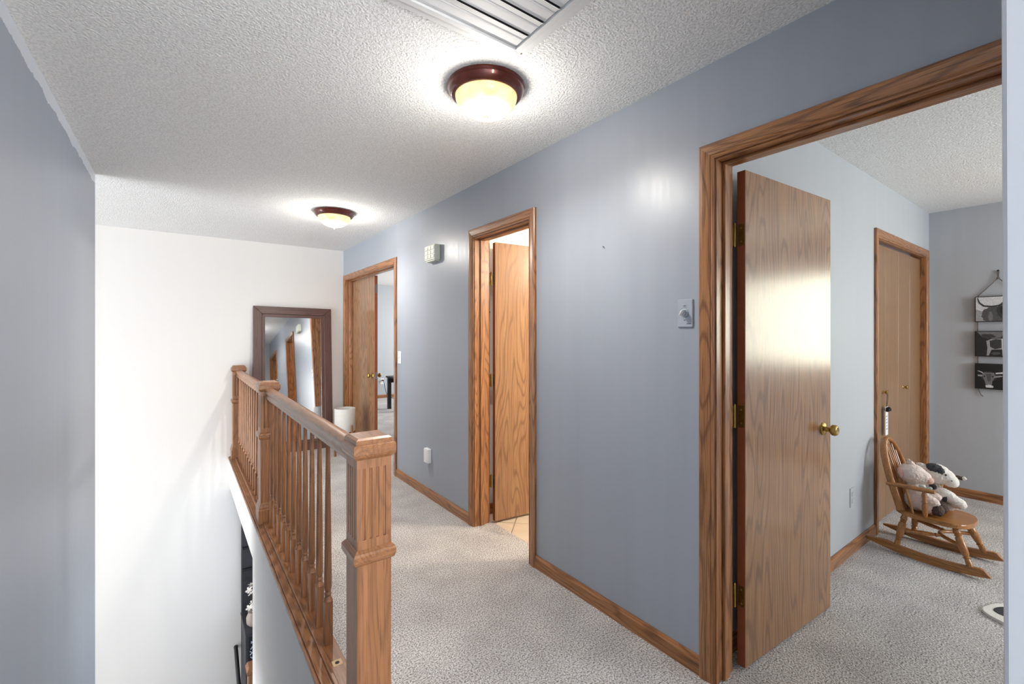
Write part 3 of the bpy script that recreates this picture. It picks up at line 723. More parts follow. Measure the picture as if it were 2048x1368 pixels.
def text(name, s, size, loc, parent, mat, rot):
    cu = bpy.data.curves.new(name, 'FONT'); cu.body = s; cu.size = size; cu.align_x = 'CENTER'; cu.extrude = 0.0002
    tmp = bpy.data.objects.new(name+'_tmp', cu); C.objects.link(tmp)
    bpy.context.view_layer.update()
    me = bpy.data.meshes.new_from_object(tmp.evaluated_get(bpy.context.evaluated_depsgraph_get()))
    bpy.data.objects.remove(tmp)
    me.name = name; me.materials.clear()
    o = link(name, me, mat, parent); o.location = loc; o.rotation_euler = rot; return o
RW = (H2, 0, -H2)   # lettering on a wall facing -x
text('lettering', 'OFF', 0.0075, (-0.0073, 0.001, 0.086), t, M['ink'], RW)
text('lettering', 'MIN', 0.005, (-0.0073, 0.001, 0.028), t, M['ink'], RW)
box('maker_mark', (-0.0074, -0.012, 0.0125), (-0.007, -0.0085, 0.0160), M['ink'], t)
box('maker_mark', (-0.0074, -0.029, 0.0132), (-0.007, -0.0135, 0.0150), M['ink'], t)
nl = thing('wall_nail', (W, 1.515, 1.803), 'tiny nail left in the blue wall', 'nail')
lathe('nail_head', [(0.0018, 0), (0.0018, 0.006), (0.004, 0.007), (0.0035, 0.008)], M['steel'], nl, 10, align((0, 0, 0), (-1, 0, 0)))

# ------------------------------------------------------------------ leaning floor mirror
lean = math.radians(6.3)
mi = thing('floor_mirror', (1.072, YF-0.225, 0.003), 'tall dark walnut framed floor mirror leaning on the white wall', 'mirror', rot=(-lean, math.radians(0.8), 0))
mw, mh, f1, f2 = 0.427, 1.702, 0.088, 0.122
def mframe(nm, o0, o1, y0, y1, bev):
    # four mitred boards, front towards -y
    def pr(pts, mat):
        bm = bmesh.new()
        a = [bm.verts.new((p[0], y0, p[1])) for p in pts]; b = [bm.verts.new((p[0], y1, p[1])) for p in pts]
        for i in range(4): bm.faces.new((a[i], a[(i+1) % 4], b[(i+1) % 4], b[i]))
        bm.faces.new(a); bm.faces.new(b[::-1])
        if bev: bmesh.ops.bevel(bm, geom=bm.edges[:], offset=bev, segments=1, affect='EDGES')
        link(nm, done(bm, nm), mat, mi)
    X0, X1, Z0, Z1 = -mw+o0, mw-o0, 0.002+o0, mh-o0
    x0, x1, z0, z1 = -mw+o1, mw-o1, 0.002+o1, mh-o1
    pr([(X0, Z0), (x0, z0), (x0, z1), (X0, Z1)], M['mahog_z']); pr([(X1, Z0), (x1, z0), (x1, z1), (X1, Z1)], M['mahog_z'])
    pr([(X0, Z1), (x0, z1), (x1, z1), (X1, Z1)], M['mahog_x']); pr([(X0, Z0), (x0, z0), (x1, z0), (X1, Z0)], M['mahog_x'])
mframe('frame_board', 0.0, f1, 0.0, 0.032, 0.003)
mframe('inner_moulding', f1, f2, 0.010, 0.032, 0.002)
box('mirror_glass', (-mw+f2-0.006, 0.019, f2-0.004), (mw-f2+0.006, 0.023, mh-f2+0.006), M['mirror'], mi)
box('backing', (-mw+f1, 0.024, f1), (mw-f1, 0.030, mh-f1), M['mahog_z'], mi)

# ------------------------------------------------------------------ planter in a wooden stand
pt = thing('plant_stand', (1.515, 5.27, 0), 'white cylindrical planter pot in a small wooden stand beside the mirror', 'planter', math.radians(20))
pr_ = 0.114
lathe('pot', [(0.098, 0.262), (0.108, 0.266), (pr_, 0.276), (pr_, 0.520), (pr_-0.003, 0.527), (pr_-0.009, 0.527), (pr_-0.011, 0.52), (pr_-0.011, 0.47), (0.02, 0.468)], M['pot'], pt, 40)
lathe('soil', [(pr_-0.012, 0.466), (pr_-0.012, 0.476), (0.05, 0.481), (0.002, 0.482)], M['soil'], pt, 24)
for k in range(4):
    a = k*H2
    lg = box('leg', (-0.010, -0.010, 0), (0.010, 0.010, 0.345), M['rail_z'], pt, 0.003); lg.location = (0.128*math.cos(a), 0.128*math.sin(a), 0); lg.rotation_euler = (0, 0, a)
box('cross_bar', (-0.120, -0.009, 0.238), (0.120, 0.009, 0.260), M['rail_y'], pt, 0.002)
box('cross_bar', (-0.009, -0.120, 0.216), (0.009, 0.120, 0.238), M['rail_y'], pt, 0.002)

# ------------------------------------------------------------------ far room: black table, outlet with cord
tb = thing('side_table', (3.07, 7.60, 0), 'black side table in the far room beyond the double doorway', 'table')
box('tabletop', (-0.02, -0.02, 0.575), (0.62, 0.46, 0.605), M['black'], tb, 0.004)
for x in (0.0, 0.54):
    for y in (0.0, 0.38): box('leg', (x, y, 0), (x+0.06, y+0.06, 0.575), M['black'], tb, 0.004)
box('apron', (0.06, 0.015, 0.48), (0.54, 0.045, 0.575), M['black'], tb); box('apron', (0.06, 0.395, 0.48), (0.54, 0.425, 0.575), M['black'], tb)
ou = thing('wall_outlet', (3.50, 9.46, 0.30), 'white wall outlet at the end of the far room', 'outlet')
box('plate', (-0.038, -0.006, 0), (0.038, 0, 0.12), M['whitepl'], ou, 0.002)
for z in (0.026, 0.068): box('socket', (-0.017, -0.009, z), (0.017, -0.006, z+0.028), M['cream'], ou, 0.002)
cd = thing('power_cord', (3.50, 9.40, 0), 'dark cord plugged into the far room outlet and trailing to the floor', 'cord')
box('plug', (-0.014, -0.018, 0.37), (0.014, 0.05, 0.396), M['black'], cd, 0.003)
tube('cable', [(0, -0.015, 0.38), (0.01, -0.03, 0.33), (0.03, -0.04, 0.22), (0.05, -0.05, 0.12), (0.10, -0.08, 0.03), (0.16, -0.14, 0.008), (0.26, -0.20, 0.006), (0.40, -0.24, 0.006)], 0.006, M['black'], cd)

# bathroom: vanity lamp out of view, small hook on the wall behind the door
hk = thing('door_stop_hook', (1.875, 2.87, 1.50), 'small dark hook on the bathroom wall behind its door', 'hook')
box('plate', (-0.018, -0.006, 0), (0.018, 0, 0.07), M['black'], hk, 0.002)
tube('hook_arm', [(0, -0.004, 0.05), (0, -0.03, 0.045), (0, -0.045, 0.030), (0, -0.047, 0.045)], 0.005, M['black'], hk)
vl = thing('vanity_lamp', (3.45, 1.13, 1.95), 'vanity lamp on the bathroom wall', 'wall lamp')
box('back_plate', (-0.3, 0, 0), (0.3, 0.03, 0.10), M['nickel'], vl, 0.004)
for k in range(3):
    x = -0.2+0.2*k
    lathe('glass_shade', [(0.025, 0.02), (0.05, 0.05), (0.06, 0.12), (0.055, 0.12)], M['bowl'], vl, 20, Matrix.Translation((x, 0.09, 0)))
    d = bpy.data.lights.new('bulb', 'POINT'); d.energy = 36; d.color = (1.0, 0.86, 0.68); d.shadow_soft_size = 0.04
    o = bpy.data.objects.new('bulb', d); C.objects.link(o); o.parent = vl; o.location = (x, 0.09, 0.18)

# ------------------------------------------------------------------ bedroom: outlet, closet tag, pictures
ou = thing('wall_outlet', (3.395, YC, 0.29), 'grey-painted outlet on the bedroom wall left of the rocking chair', 'outlet')
box('plate', (-0.037, -0.005, 0), (0.037, 0, 0.118), M['grey'], ou, 0.002)
for z in (0.022, 0.066): box('socket', (-0.016, -0.0075, z), (0.016, -0.005, z+0.028), M['grey'], ou, 0.0015)
tg = thing('door_hanger', (4.146, YC+0.012, 0.64), 'white paper hanger with a black bow on the left closet knob', 'tag')
prism('card', [(-0.030, 0.0), (-0.026, -0.004), (0.026, -0.004), (0.030, 0.0), (0.030, 0.195), (0.024, 0.203), (-0.024, 0.203), (-0.030, 0.195)], 0, 0.003, M['whitepl'], tg, 0.0, Matrix.Rotation(H2, 4, 'X'))
for r in range(5):
    w_ = (0.019, 0.014, 0.018, 0.012, 0.016)[r]
    box('printed_line', (-w_, -0.0036, 0.128-r*0.023), (w_, -0.0028, 0.138-r*0.023), M['greypl'], tg)
tube('ribbon_loop', [(-0.004, -0.002, 0.20), (-0.012, -0.006, 0.25), (-0.010, -0.008, 0.30), (0, -0.010, 0.322), (0.010, -0.008, 0.30), (0.012, -0.006, 0.25), (0.004, -0.002, 0.20)], 0.0018, M['rope'], tg, 6)
for s in (-1, 1): lathe('bow', [(0.003, 0), (0.016, 0.012), (0.017, 0.022), (0.008, 0.028)], M['black'], tg, 12, align((0, -0.008, 0.180), (s, -0.1, 0.4+0.180-0.18)))

def picture(z0, label, shapes):
    """frame on the x=XB wall; local: px 0..1 left to right as seen, pz 0..1 up"""
    wd, ht = 0.26, 0.208
    t = thing('cow_picture', (XB, 0.451, z0), label, 'picture', group='three cow pictures hanging in a column')
    box('frame_block', (-0.034, 0, 0), (-0.012, wd, ht), M['black'], t, 0.002)
    for k, (mat, pts) in enumerate(shapes):
        X = -0.0345-0.00025*k; bm = bmesh.new()
        q = [(X, wd-0.006-px*(wd-0.012), 0.006+pz*(ht-0.012)) for px, pz in pts]
        lo = [bm.verts.new(p) for p in q]; hi = [bm.verts.new((p[0]-0.0002, p[1], p[2])) for p in q]
        bm.faces.new(hi); bm.faces.new(lo[::-1])
        for i in range(len(q)): bm.faces.new((lo[i], lo[(i+1) % len(q)], hi[(i+1) % len(q)], hi[i]))
        link('print', done(bm, 'print'), M['g%d' % mat], t)
    return t
FULL = [(0, 0), (1, 0), (1, 1), (0, 1)]
def shag(cx, cy, rx, ry, n=28, j=0.12, seed=1):
    rnd = random.Random(seed)
    return [(min(1, max(0, cx+rx*math.cos(2*math.pi*i/n)*(1+rnd.uniform(-j, j)))), min(1, max(0, cy+ry*math.sin(2*math.pi*i/n)*(1+rnd.uniform(-j, j))))) for i in range(n)]
picture(1.473, 'top black-and-white picture of a shaggy horned cow on a pale sky', [
    (205, FULL), (150, [(0, 0), (0.25, 0), (0.25, 0.35), (0, 0.5)]),
    (78, shag(0.42, 0.25, 0.28, 0.36, 34, 0.08, 3)), (52, shag(0.72, 0.42, 0.24, 0.40, 40, 0.08, 4)), (110, shag(0.34, 0.20, 0.06, 0.20, 18, 0.2, 8)),
    (110, shag(0.66, 0.60, 0.08, 0.10, 16, 0.2, 5)), (32, shag(0.60, 0.44, 0.05, 0.16, 16, 0.25, 6)), (32, shag(0.83, 0.46, 0.05, 0.16, 16, 0.25, 9)),
    (52, [(0.03, 0.98), (0.055, 0.97), (0.10, 0.78), (0.20, 0.66), (0.36, 0.63), (0.52, 0.66), (0.52, 0.60), (0.36, 0.575), (0.18, 0.60), (0.07, 0.76)]),
    (52, [(0.97, 0.98), (0.945, 0.97), (0.92, 0.80), (0.86, 0.68), (0.86, 0.62), (0.93, 0.74)]),
    (205, [(0.66, 0.24), (0.70, 0.29), (0.78, 0.28), (0.83, 0.25), (0.80, 0.20), (0.70, 0.19)]), (52, shag(0.705, 0.245, 0.018, 0.03, 10, 0, 1)), (52, shag(0.785, 0.245, 0.018, 0.03, 10, 0, 1))])
picture(1.190, 'middle black-and-white picture of a patched cow standing in dark grass', [
    (32, FULL), (110, [(0.03, 1), (1, 1), (1, 0.80), (0.72, 0.84), (0.55, 0.76), (0.40, 0.72), (0.25, 0.74), (0.14, 0.80)]), (52, shag(0.28, 0.82, 0.16, 0.09, 20, 0.2, 2)),
    (150, [(0.24, 0.62), (0.35, 0.70), (0.60, 0.73), (0.86, 0.70), (0.96, 0.52), (0.90, 0.30), (0.72, 0.22), (0.66, 0.02), (0.60, 0.02), (0.60, 0.28), (0.36, 0.26), (0.30, 0.02), (0.25, 0.02), (0.27, 0.34)]),
    (52, [(0.32, 0.62), (0.45, 0.70), (0.58, 0.68), (0.58, 0.34), (0.44, 0.28), (0.33, 0.38)]), (32, [(0.64, 0.68), (0.80, 0.66), (0.88, 0.48), (0.80, 0.32), (0.64, 0.32)]),
    (205, [(0.58, 0.70), (0.64, 0.70), (0.63, 0.30), (0.66, 0.04), (0.61, 0.04)]), (205, shag(0.95, 0.52, 0.06, 0.16, 16, 0.15, 4)),
    (32, shag(0.72, 0.80, 0.13, 0.065, 18, 0.1, 7)), (205, [(0.64, 0.93), (0.72, 0.87), (0.86, 0.90), (0.86, 0.93), (0.73, 0.90)]), (78, shag(0.45, 0.10, 0.10, 0.06, 14, 0.3, 5))])
picture(0.925, 'bottom black-and-white picture of a longhorn face on black', [
    (14, FULL), (52, shag(0.30, 0.50, 0.17, 0.22, 26, 0.1, 3)),
    (110, [(0.18, 0.66), (0.42, 0.66), (0.44, 0.50), (0.38, 0.30), (0.36, 0.08), (0.24, 0.08), (0.20, 0.34), (0.15, 0.52)]), (78, [(0.24, 0.60), (0.36, 0.60), (0.34, 0.30), (0.27, 0.30)]),
    (205, [(0.45, 0.66), (0.60, 0.70), (0.80, 0.70), (0.99, 0.74), (0.99, 0.68), (0.80, 0.635), (0.60, 0.635), (0.46, 0.61)]), (205, [(0.03, 0.72), (0.12, 0.66), (0.18, 0.60), (0.16, 0.67), (0.08, 0.72)]),
    (205, [(0.22, 0.12), (0.30, 0.16), (0.40, 0.12), (0.40, 0.04), (0.24, 0.04)]), (150, [(0.42, 0.52), (0.56, 0.56), (0.64, 0.53), (0.52, 0.48), (0.43, 0.46)]), (150, [(0.04, 0.56), (0.16, 0.56), (0.14, 0.48), (0.05, 0.50)]), (14, shag(0.20, 0.50, 0.02, 0.03, 10, 0, 1)), (14, shag(0.39, 0.50, 0.02, 0.03, 10, 0, 1))])
hr = thing('hanging_rope', (XB, 0.581, 0.90), 'jute rope and hook holding the three cow pictures', 'rope')
tube('rope', [(-0.008, 0.006, 0.985), (-0.010, 0.004, 0.950), (-0.012, 0.0, 0.925), (-0.006, 0.113, 0.790), (-0.006, 0.116, 0.77), (-0.006, 0.116, 0.60), (-0.006, 0.116, 0.30), (-0.006, 0.112, 0.02), (-0.010, 0.100, -0.02), (-0.012, 0.085, -0.04)], 0.0035, M['rope'], hr, 7)
tube('rope', [(-0.008, -0.004, 0.985), (-0.010, -0.002, 0.950), (-0.016, -0.002, 0.925), (-0.006, -0.113, 0.790), (-0.006, -0.116, 0.77), (-0.006, -0.116, 0.60), (-0.006, -0.116, 0.30), (-0.006, -0.112, 0.02), (-0.010, -0.100, -0.02)], 0.0035, M['rope'], hr, 7)
lathe('knot', [(0.002, 0), (0.009, 0.004), (0.010, 0.012), (0.004, 0.018)], M['rope'], hr, 10, Matrix.Translation((-0.013, 0, 0.918)))
lathe('hook', [(0.003, 0), (0.003, 0.016), (0.007, 0.018), (0.006, 0.021)], M['black'], hr, 10, align((0, 0, 0.986), (-1, 0, 0.986)))

# ------------------------------------------------------------------ rug on the bedroom carpet
def smooth_poly(ctrl, n=6):
    out = []; m = len(ctrl)
    for i in range(m):
        p0, p1, p2, p3 = (Vector((*ctrl[(i+k-1) % m], 0)) for k in range(4))
        for j in range(n):
            t = j/n
            v = 0.5*((2*p1)+(-p0+p2)*t+(2*p0-5*p1+4*p2-p3)*t*t+(-p0+3*p1-3*p2+p3)*t**3); out.append((v.x, v.y))
    return out
rg = thing('cow_rug', (3.30, 0.10, 0), 'cream rug with a black patch on the bedroom carpet at the right edge', 'rug')
prism('pile', smooth_poly([(-0.125, 0.300), (-0.03, 0.285), (0.06, 0.235), (0.22, 0.12), (0.30, -0.10), (0.18, -0.34), (-0.06, -0.38), (-0.24, -0.22), (-0.24, 0.02), (-0.19, 0.20)]), 0.0, 0.014, M['rugw'], rg, 0.004)
prism('black_patch', smooth_poly([(-0.085, 0.268), (-0.02, 0.250), (0.03, 0.19), (0.05, 0.08), (-0.05, 0.03), (-0.12, 0.12), (-0.115, 0.22)]), 0.010, 0.0165, M['rugb'], rg, 0.001)

# ------------------------------------------------------------------ child's rocking chair (local: x = front, y = left side of the chair, z up)
ang = math.atan2(-1.0, -0.04)
ch = thing('rocking_chair', (3.77, 0.69, 0), 'small honey-coloured wooden rocking chair holding two plush toys', 'chair', ang)
# local y: chair faces -Y, so its left (+y local) is world +X
def rocker(w):
    top, bot = [], []
    for k in range(41):
        l = -0.296+0.575*k/40
        zb = 0.42*(l-0.03)**2
        th = 0.046*min(1.0, 0.18+(l+0.296)/0.13) * (1.0 if l < 0.246 else max(0.08, 1-(l-0.246)/0.032))
        bot.append((l, zb)); top.append((l, zb+th))
    pts = bot+top[::-1]
    return prism('rocker', pts, -0.011, 0.011, M['honey_x'], ch, 0.002, Matrix.Translation((0, w, 0)) @ Matrix.Rotation(H2, 4, 'X'))
for w in (-0.168, 0.168): rocker(w)
SZ = 0.268
seat_pts = smooth_poly([(-0.150, -0.105), (-0.06, -0.158), (0.08, -0.160), (0.152, -0.135), (0.185, -0.06), (0.190, 0), (0.185, 0.06), (0.152, 0.135), (0.08, 0.160), (-0.06, 0.158), (-0.150, 0.105), (-0.168, 0.0)], 4)
prism('seat', seat_pts, SZ-0.026, SZ, M['honey_x'], ch, 0.005)
legp = [(0, 0.0125), (0.10, 0.0165), (0.16, 0.0185), (0.18, 0.013), (0.21, 0.018), (0.24, 0.0135), (0.27, 0.019), (0.45, 0.0205), (0.66, 0.0165), (0.70, 0.012), (0.73, 0.018), (0.76, 0.013), (0.86, 0.0155), (1.0, 0.0115)]
for s in (-1, 1):
    turned('leg', (-0.105, s*0.115, SZ-0.024), (-0.135, s*0.168, 0.036), legp, M['honey_z'], ch)
    turned('leg', (0.120, s*0.112, SZ-0.024), (0.200, s*0.168, 0.040), legp, M['honey_z'], ch)
# crinoline stretcher: a bow between the front legs, two turned spindles back to the rear legs
bow = [(0.158+0.0-0.125*math.sin(math.pi*k/16), -0.140+0.280*k/16, 0.150) for k in range(17)]
tube('bow_stretcher', bow, 0.011, M['honey_x'], ch, 8)
sp = [(0, 0.008), (0.25, 0.011), (0.5, 0.013), (0.75, 0.011), (0.82, 0.008), (0.86, 0.0125), (0.92, 0.008), (1, 0.007)]
for s in (-1, 1): turned('stretcher', (-0.118, s*0.140, 0.145), (0.052, s*0.055, 0.150), sp, M['honey_z'], ch, 10)
# hoop back
def hoop_pt(t):
    a = math.pi*t
    y = -0.150*math.cos(a); hgt = math.sin(a)**0.62
    z = SZ+0.005+0.405*hgt; x = -0.118-0.118*hgt
    return (x, y, z)
tube('hoop', [hoop_pt(k/32) for k in range(33)], 0.013, M['honey_z'], ch, 10, rx=1.6)
def back_x(z): return -0.118-0.118*(z-SZ)/0.405
for y in (-0.098, -0.066, 0.066, 0.098):
    t_ = math.acos(-y/0.150)/math.pi; z1 = hoop_pt(t_)[2]
    turned('spindle', (back_x(SZ)-0.0, y*0.85, SZ-0.004), (back_x(z1), y, z1), [(0, 0.006), (0.3, 0.0085), (0.6, 0.007), (1, 0.005)], M['honey_z'], ch, 8)
# pierced centre splat: two outer stems and a fork between
for y in (-0.022, 0.022):
    pts = []
    for k in range(13):
        t_ = k/12; z = SZ-0.004+t_*0.408
        pts.append((back_x(z), y*(1+0.5*math.sin(math.pi*t_)), z))
    tube('splat_stem', pts, [0.006+0.003*math.sin(math.pi*k/12) for k in range(13)], M['honey_z'], ch, 8)
turned('splat_stem', (back_x(SZ), 0, SZ-0.004), (back_x(SZ+0.40), 0, SZ+0.402), [(0, 0.007), (0.4, 0.005), (0.7, 0.008), (0.85, 0.005), (1, 0.007)], M['honey_z'], ch, 8)
box('splat_bridge', (-0.205, -0.034, 0.508), (-0.192, 0.034, 0.526), M['honey_x'], ch, 0.003)
for s in (-1, 1):
    az = 0.428
    arm = [(-0.175, s*0.148), (-0.10, s*0.164), (0.0, s*0.176), (0.045, s*0.180)]
    tube('arm', [(-0.186, s*0.150, az-0.006), (-0.13, s*0.160, az), (-0.05, s*0.170, az+0.004), (0.02, s*0.176, az+0.006), (0.048, s*0.178, az+0.006)], [0.012, 0.0125, 0.0125, 0.0135, 0.010], M['honey_x'], ch, 10, rx=1.3)
    turned('arm_post', (0.000, s*0.150, SZ-0.002), (-0.002, s*0.176, az-0.004), [(0, 0.009), (0.15, 0.013), (0.45, 0.015), (0.55, 0.010), (0.6, 0.014), (0.66, 0.010), (0.85, 0.012), (1, 0.009)], M['honey_z'], ch, 12)
    turned('arm_spindle', (-0.060, s*0.142, SZ-0.002), (-0.090, s*0.163, az-0.004), [(0, 0.006), (0.4, 0.008), (1, 0.006)], M['honey_z'], ch, 8)
    turned('arm_spindle', (-0.105, s*0.132, SZ-0.002), (-0.150, s*0.155, az-0.004), [(0, 0.006), (0.4, 0.008), (1, 0.006)], M['honey_z'], ch, 8)

# ------------------------------------------------------------------ plush toys: one continuous body each
def blob(name, parts, mat, parent, voxel=0.0060, jitter=0.0030):
    """ellipsoids (centre, radii, (rx,ry,rz)) merged into one skin"""
    bm = bmesh.new()
    for c, r, rt in parts:
        m = Matrix.Translation(c)
        for ax, a in zip('XYZ', rt): m = m @ Matrix.Rotation(a, 4, ax)
        m = m @ Matrix.Diagonal((*r, 1))
        bmesh.ops.create_icosphere(bm, subdivisions=3, radius=1.0, matrix=m)
    me = bpy.data.meshes.new(name+'_src'); bm.to_mesh(me); bm.free()
    tmp = bpy.data.objects.new(name+'_src', me); C.objects.link(tmp)
    rm = tmp.modifiers.new('r', 'REMESH'); rm.mode = 'VOXEL'; rm.voxel_size = voxel
    sm = tmp.modifiers.new('s', 'SMOOTH'); sm.iterations = 4; sm.factor = 0.5
    bpy.context.view_layer.update()
    out = bpy.data.meshes.new_from_object(tmp.evaluated_get(bpy.context.evaluated_depsgraph_get()))
    bpy.data.objects.remove(tmp); bpy.data.meshes.remove(me)
    rnd = random.Random(3)
    for v in out.vertices: v.co += v.normal*rnd.uniform(-jitter, jitter)
    out.name = name; out.materials.clear()
    o = link(name, out, mat, parent, True); return o
Z3 = (0, 0, 0)
pg = thing('plush_toy', (3.761, 0.665, SZ+0.007), 'pinkish cream plush with round ears and brown feet in the rocking chair', 'plush toy', ang, group='plush toys on the rocking chair')
wy = -0.055   # sits on the chair's right half
blob('body', [((-0.085, wy, 0.065), (0.062, 0.068, 0.068), Z3), ((-0.090, wy, 0.125), (0.050, 0.056, 0.055), Z3),
              ((-0.108, wy-0.004, 0.218), (0.074, 0.066, 0.062), (0, 0.25, 0)), ((-0.062, wy, 0.208), (0.046, 0.044, 0.042), (0, 0.4, 0)),
              ((-0.025, wy-0.036, 0.085), (0.058, 0.030, 0.030), (0, 0.25, -0.1)), ((-0.030, wy+0.050, 0.090), (0.050, 0.030, 0.028), Z3),
              ((-0.020, wy-0.032, 0.032), (0.050, 0.034, 0.032), Z3), ((-0.020, wy+0.045, 0.034), (0.050, 0.032, 0.030), Z3)], M['plush_pink'], pg)
for s, y0 in ((-1, wy-0.036), (1, wy+0.046)):
    blob('foot', [((0.022, y0, 0.034), (0.026, 0.034, 0.034), Z3), ((0.008, y0, 0.032), (0.018, 0.033, 0.031), Z3)], M['plush_brown'], pg, 0.005)
blob('snout', [((-0.030, wy, 0.196), (0.024, 0.028, 0.024), (0, 0.4, 0))], M['plush_ear'], pg, 0.004, 0.0006)
for s in (-1, 1):
    blob('ear', [((-0.150, wy+s*0.056, 0.232), (0.014, 0.012, 0.030), (0.5*s, -0.3, 0)), ((-0.146, wy+s*0.064, 0.212), (0.010, 0.010, 0.020), (0.2*s, 0, 0))], M['plush_ear'], pg, 0.004, 0.0006)
blob('hair_tuft', [((-0.118, wy, 0.282), (0.020, 0.018, 0.014), Z3), ((-0.130, wy+0.014, 0.292), (0.010, 0.008, 0.014), Z3), ((-0.112, wy-0.012, 0.290), (0.009, 0.008, 0.012), Z3)], M['plush_pink'], pg, 0.004)
blob('neck_bow', [((-0.050, wy-0.046, 0.158), (0.020, 0.006, 0.013), (0, 0.5, 0)), ((-0.034, wy-0.052, 0.150), (0.007, 0.007, 0.007), Z3), ((-0.018, wy-0.048, 0.158), (0.018, 0.006, 0.012), (0, -0.5, 0)),
                  ((-0.044, wy-0.054, 0.126), (0.005, 0.004, 0.022), (0, 0.25, 0)), ((-0.030, wy-0.054, 0.128), (0.005, 0.004, 0.018), (0, -0.3, 0))], M['ribbon'], pg, 0.003, 0.0)
cw = thing('plush_toy', (3.776, 0.685, SZ+0.005), 'white plush cow with a charcoal head patch leaning in the rocking chair', 'plush toy', ang, group='plush toys on the rocking chair')
wy = 0.066
blob('body', [((-0.050, wy, 0.062), (0.066, 0.060, 0.062), Z3), ((-0.035, wy, 0.120), (0.056, 0.050, 0.050), (0, 0.3, 0)),
              ((0.000, wy, 0.218), (0.068, 0.060, 0.060), (0, 0.35, 0)), ((0.036, wy, 0.208), (0.048, 0.046, 0.046), (0, 0.35, 0)),
              ((0.044, wy-0.024, 0.100), (0.076, 0.034, 0.036), (0, 0.48, 0)), ((0.096, wy-0.022, 0.068), (0.044, 0.034, 0.033), (0, 0.35, 0)),
              ((0.030, wy+0.026, 0.080), (0.060, 0.024, 0.026), (0, 0.45, 0)), ((0.020, wy-0.016, 0.026), (0.062, 0.028, 0.026), Z3), ((0.022, wy+0.028, 0.026), (0.060, 0.025, 0.026), Z3)], M['plush_white'], cw)
blob('muzzle', [((0.060, wy, 0.190), (0.038, 0.043, 0.038), (0, 0.4, 0)), ((0.076, wy, 0.182), (0.024, 0.037, 0.030), Z3)], M['petal'], cw, 0.005, 0.0006)
blob('head_patch', [((-0.006, wy-0.030, 0.258), (0.042, 0.032, 0.024), (0.5, 0.3, 0)), ((0.020, wy-0.036, 0.244), (0.022, 0.022, 0.026), Z3)], M['plush_dark'], cw, 0.005)
blob('body_patch', [((-0.012, wy-0.046, 0.142), (0.020, 0.010, 0.018), Z3)], M['plush_dark'], cw, 0.004)
blob('body_patch', [((0.046, wy-0.053, 0.084), (0.012, 0.009, 0.020), (0, 0.3, 0))], M['plush_dark'], cw, 0.004)
blob('ear', [((-0.062, wy-0.040, 0.258), (0.034, 0.012, 0.018), (0, 0.4, 0.2)), ((-0.078, wy-0.040, 0.262), (0.018, 0.010, 0.014), Z3)], M['plush_white'], cw, 0.004)
blob('ear', [((0.085, wy+0.060, 0.205), (0.030, 0.014, 0.012), (0, 0.1, 0.3))], M['plush_brown'], cw, 0.004)
blob('ear_tip', [((0.108, wy+0.062, 0.206), (0.012, 0.012, 0.010), Z3)], M['plush_white'], cw, 0.004)
for x, z, y0 in ((0.058, 0.222, -0.040), (0.058, 0.222, 0.040)):
    blob('eye', [((x-0.010, wy+y0*1.08, z+0.008), (0.006, 0.005, 0.007), Z3)], M['eye'], cw, 0.002, 0.0)
    blob('nostril', [((x+0.016, wy+y0*1.0, z-0.022), (0.004, 0.004, 0.004), Z3)], M['eye'], cw, 0.002, 0.0)

# ------------------------------------------------------------------ lower level seen past the floor edge
hu = thing('sideboard', (0.55, 5.46, LOW), 'dark hutch with lattice door on the lower level seen in the gap', 'cabinet')
box('body', (0, 0, 0), (1.1, 0.44, 0.96), M['dark'], hu, 0.004); box('top', (-0.005, -0.015, 0.96), (1.105, 0.44, 0.985), M['dark'], hu, 0.004)
box('back_panel', (0, 0.36, 0.985), (1.1, 0.44, 2.35), M['dark'], hu)
for z in (1.48, 1.72, 2.0): box('moulding', (0, 0.335, z), (1.1, 0.36, z+0.022), M['black'], hu, 0.004)
lt = box('lattice_door', (0.03, -0.012, 0.60), (0.50, 0.0, 0.92), M['black'], hu)
for k in range(-4, 9):
    for s in (-1, 1):
        x0 = 0.03+k*0.055; a = [(x0, 0.62), (x0+0.28, 0.90)] if s > 0 else [(x0, 0.90), (x0+0.28, 0.62)]
        # keep the strip inside the door
        pts_ = []
        for t_ in range(15):
            x = a[0][0]+(a[1][0]-a[0][0])*t_/14; z = a[0][1]+(a[1][1]-a[0][1])*t_/14
            if 0.035 < x < 0.495: pts_.append((x, -0.016, z))
        if len(pts_) > 2: tube('lattice_strip', [pts_[0], pts_[-1]], 0.005, M['greypl'], lt, 5)
vz = thing('flower_vase', (0.640, 5.56, LOW+0.986), 'taupe vase of white flowers on the dark hutch', 'vase')
lathe('vase_body', [(0.045, 0), (0.07, 0.03), (0.075, 0.09), (0.055, 0.14), (0.06, 0.155), (0.05, 0.155)], M['vase'], vz, 20)
rnd = random.Random(5)
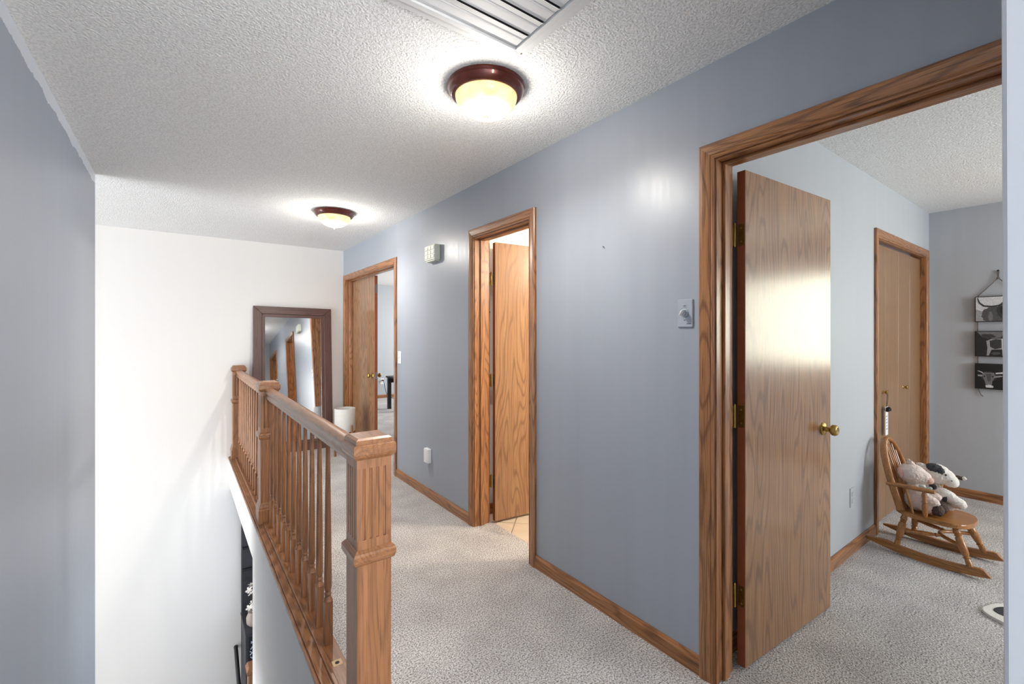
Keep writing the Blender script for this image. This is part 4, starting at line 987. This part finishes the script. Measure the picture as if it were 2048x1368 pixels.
for k in range(26):
    a = rnd.uniform(0, 6.28); r = rnd.uniform(0.0, 0.095); z = rnd.uniform(0.20, 0.46); c = Vector((r*math.cos(a), r*math.sin(a), z))
    bm = bmesh.new()
    for j in range(5):
        b_ = j*2*math.pi/5; up = Vector((math.cos(a)*0.5, math.sin(a)*0.5, 0.6)).normalized(); q = up.to_track_quat('Z', 'Y')
        pp = [(0, 0, 0), (0.014, -0.011, 0.006), (0.032, -0.008, 0.012), (0.036, 0.004, 0.010), (0.024, 0.013, 0.006)]
        vv = [bm.verts.new(c + q @ (Matrix.Rotation(b_, 3, 'Z') @ Vector(p))) for p in pp]; bm.faces.new(vv)
    me = done(bm, 'flower'); fo = link('flower', me, M['petal'], vz); sd = fo.modifiers.new('t', 'SOLIDIFY'); sd.thickness = 0.0015
    tube('stem', [(0.0, 0.0, 0.12), (c.x*0.4, c.y*0.4, 0.12+(z-0.12)*0.5), tuple(c)], 0.0025, M['soil'], fo, 5)
lp = thing('newel_post', (0.580, 5.02, LOW), 'oak newel post of the lower stairs seen in the gap at bottom', 'post')
loft('shaft', [(0.055, 0), (0.055, 0.84)], M['rail_z'], lp)
loft('cap', [(0.055, 0.84), (0.068, 0.855), (0.070, 0.88), (0.062, 0.89), (0.062, 0.90), (0.05, 0.915), (0.0, 0.916)], M['rail_y'], lp)
mh_ = thing('metal_handrail', (0.500, YF, -2.14), 'black metal handrail on the lower white wall at the bottom', 'handrail')
tube('rail_bar', [(0.0, -0.03, 0.0), (0.0, -0.20, -0.11), (0.0, -0.75, -0.46)], 0.016, M['black'], mh_, 8, rx=1.2)
lathe('end_knob', [(0.004, -0.020), (0.018, -0.014), (0.022, 0.0), (0.018, 0.014), (0.004, 0.020)], M['black'], mh_, 14, Matrix.Translation((0, -0.03, 0)))
tube('wall_bracket', [(0.0, -0.03, 0.0), (0.0, 0.0, 0.0)], 0.008, M['black'], mh_, 8)
tube('support', [(0.0, -0.72, -0.44), (0.0, -0.72, LOW+2.14)], 0.010, M['black'], mh_, 8)
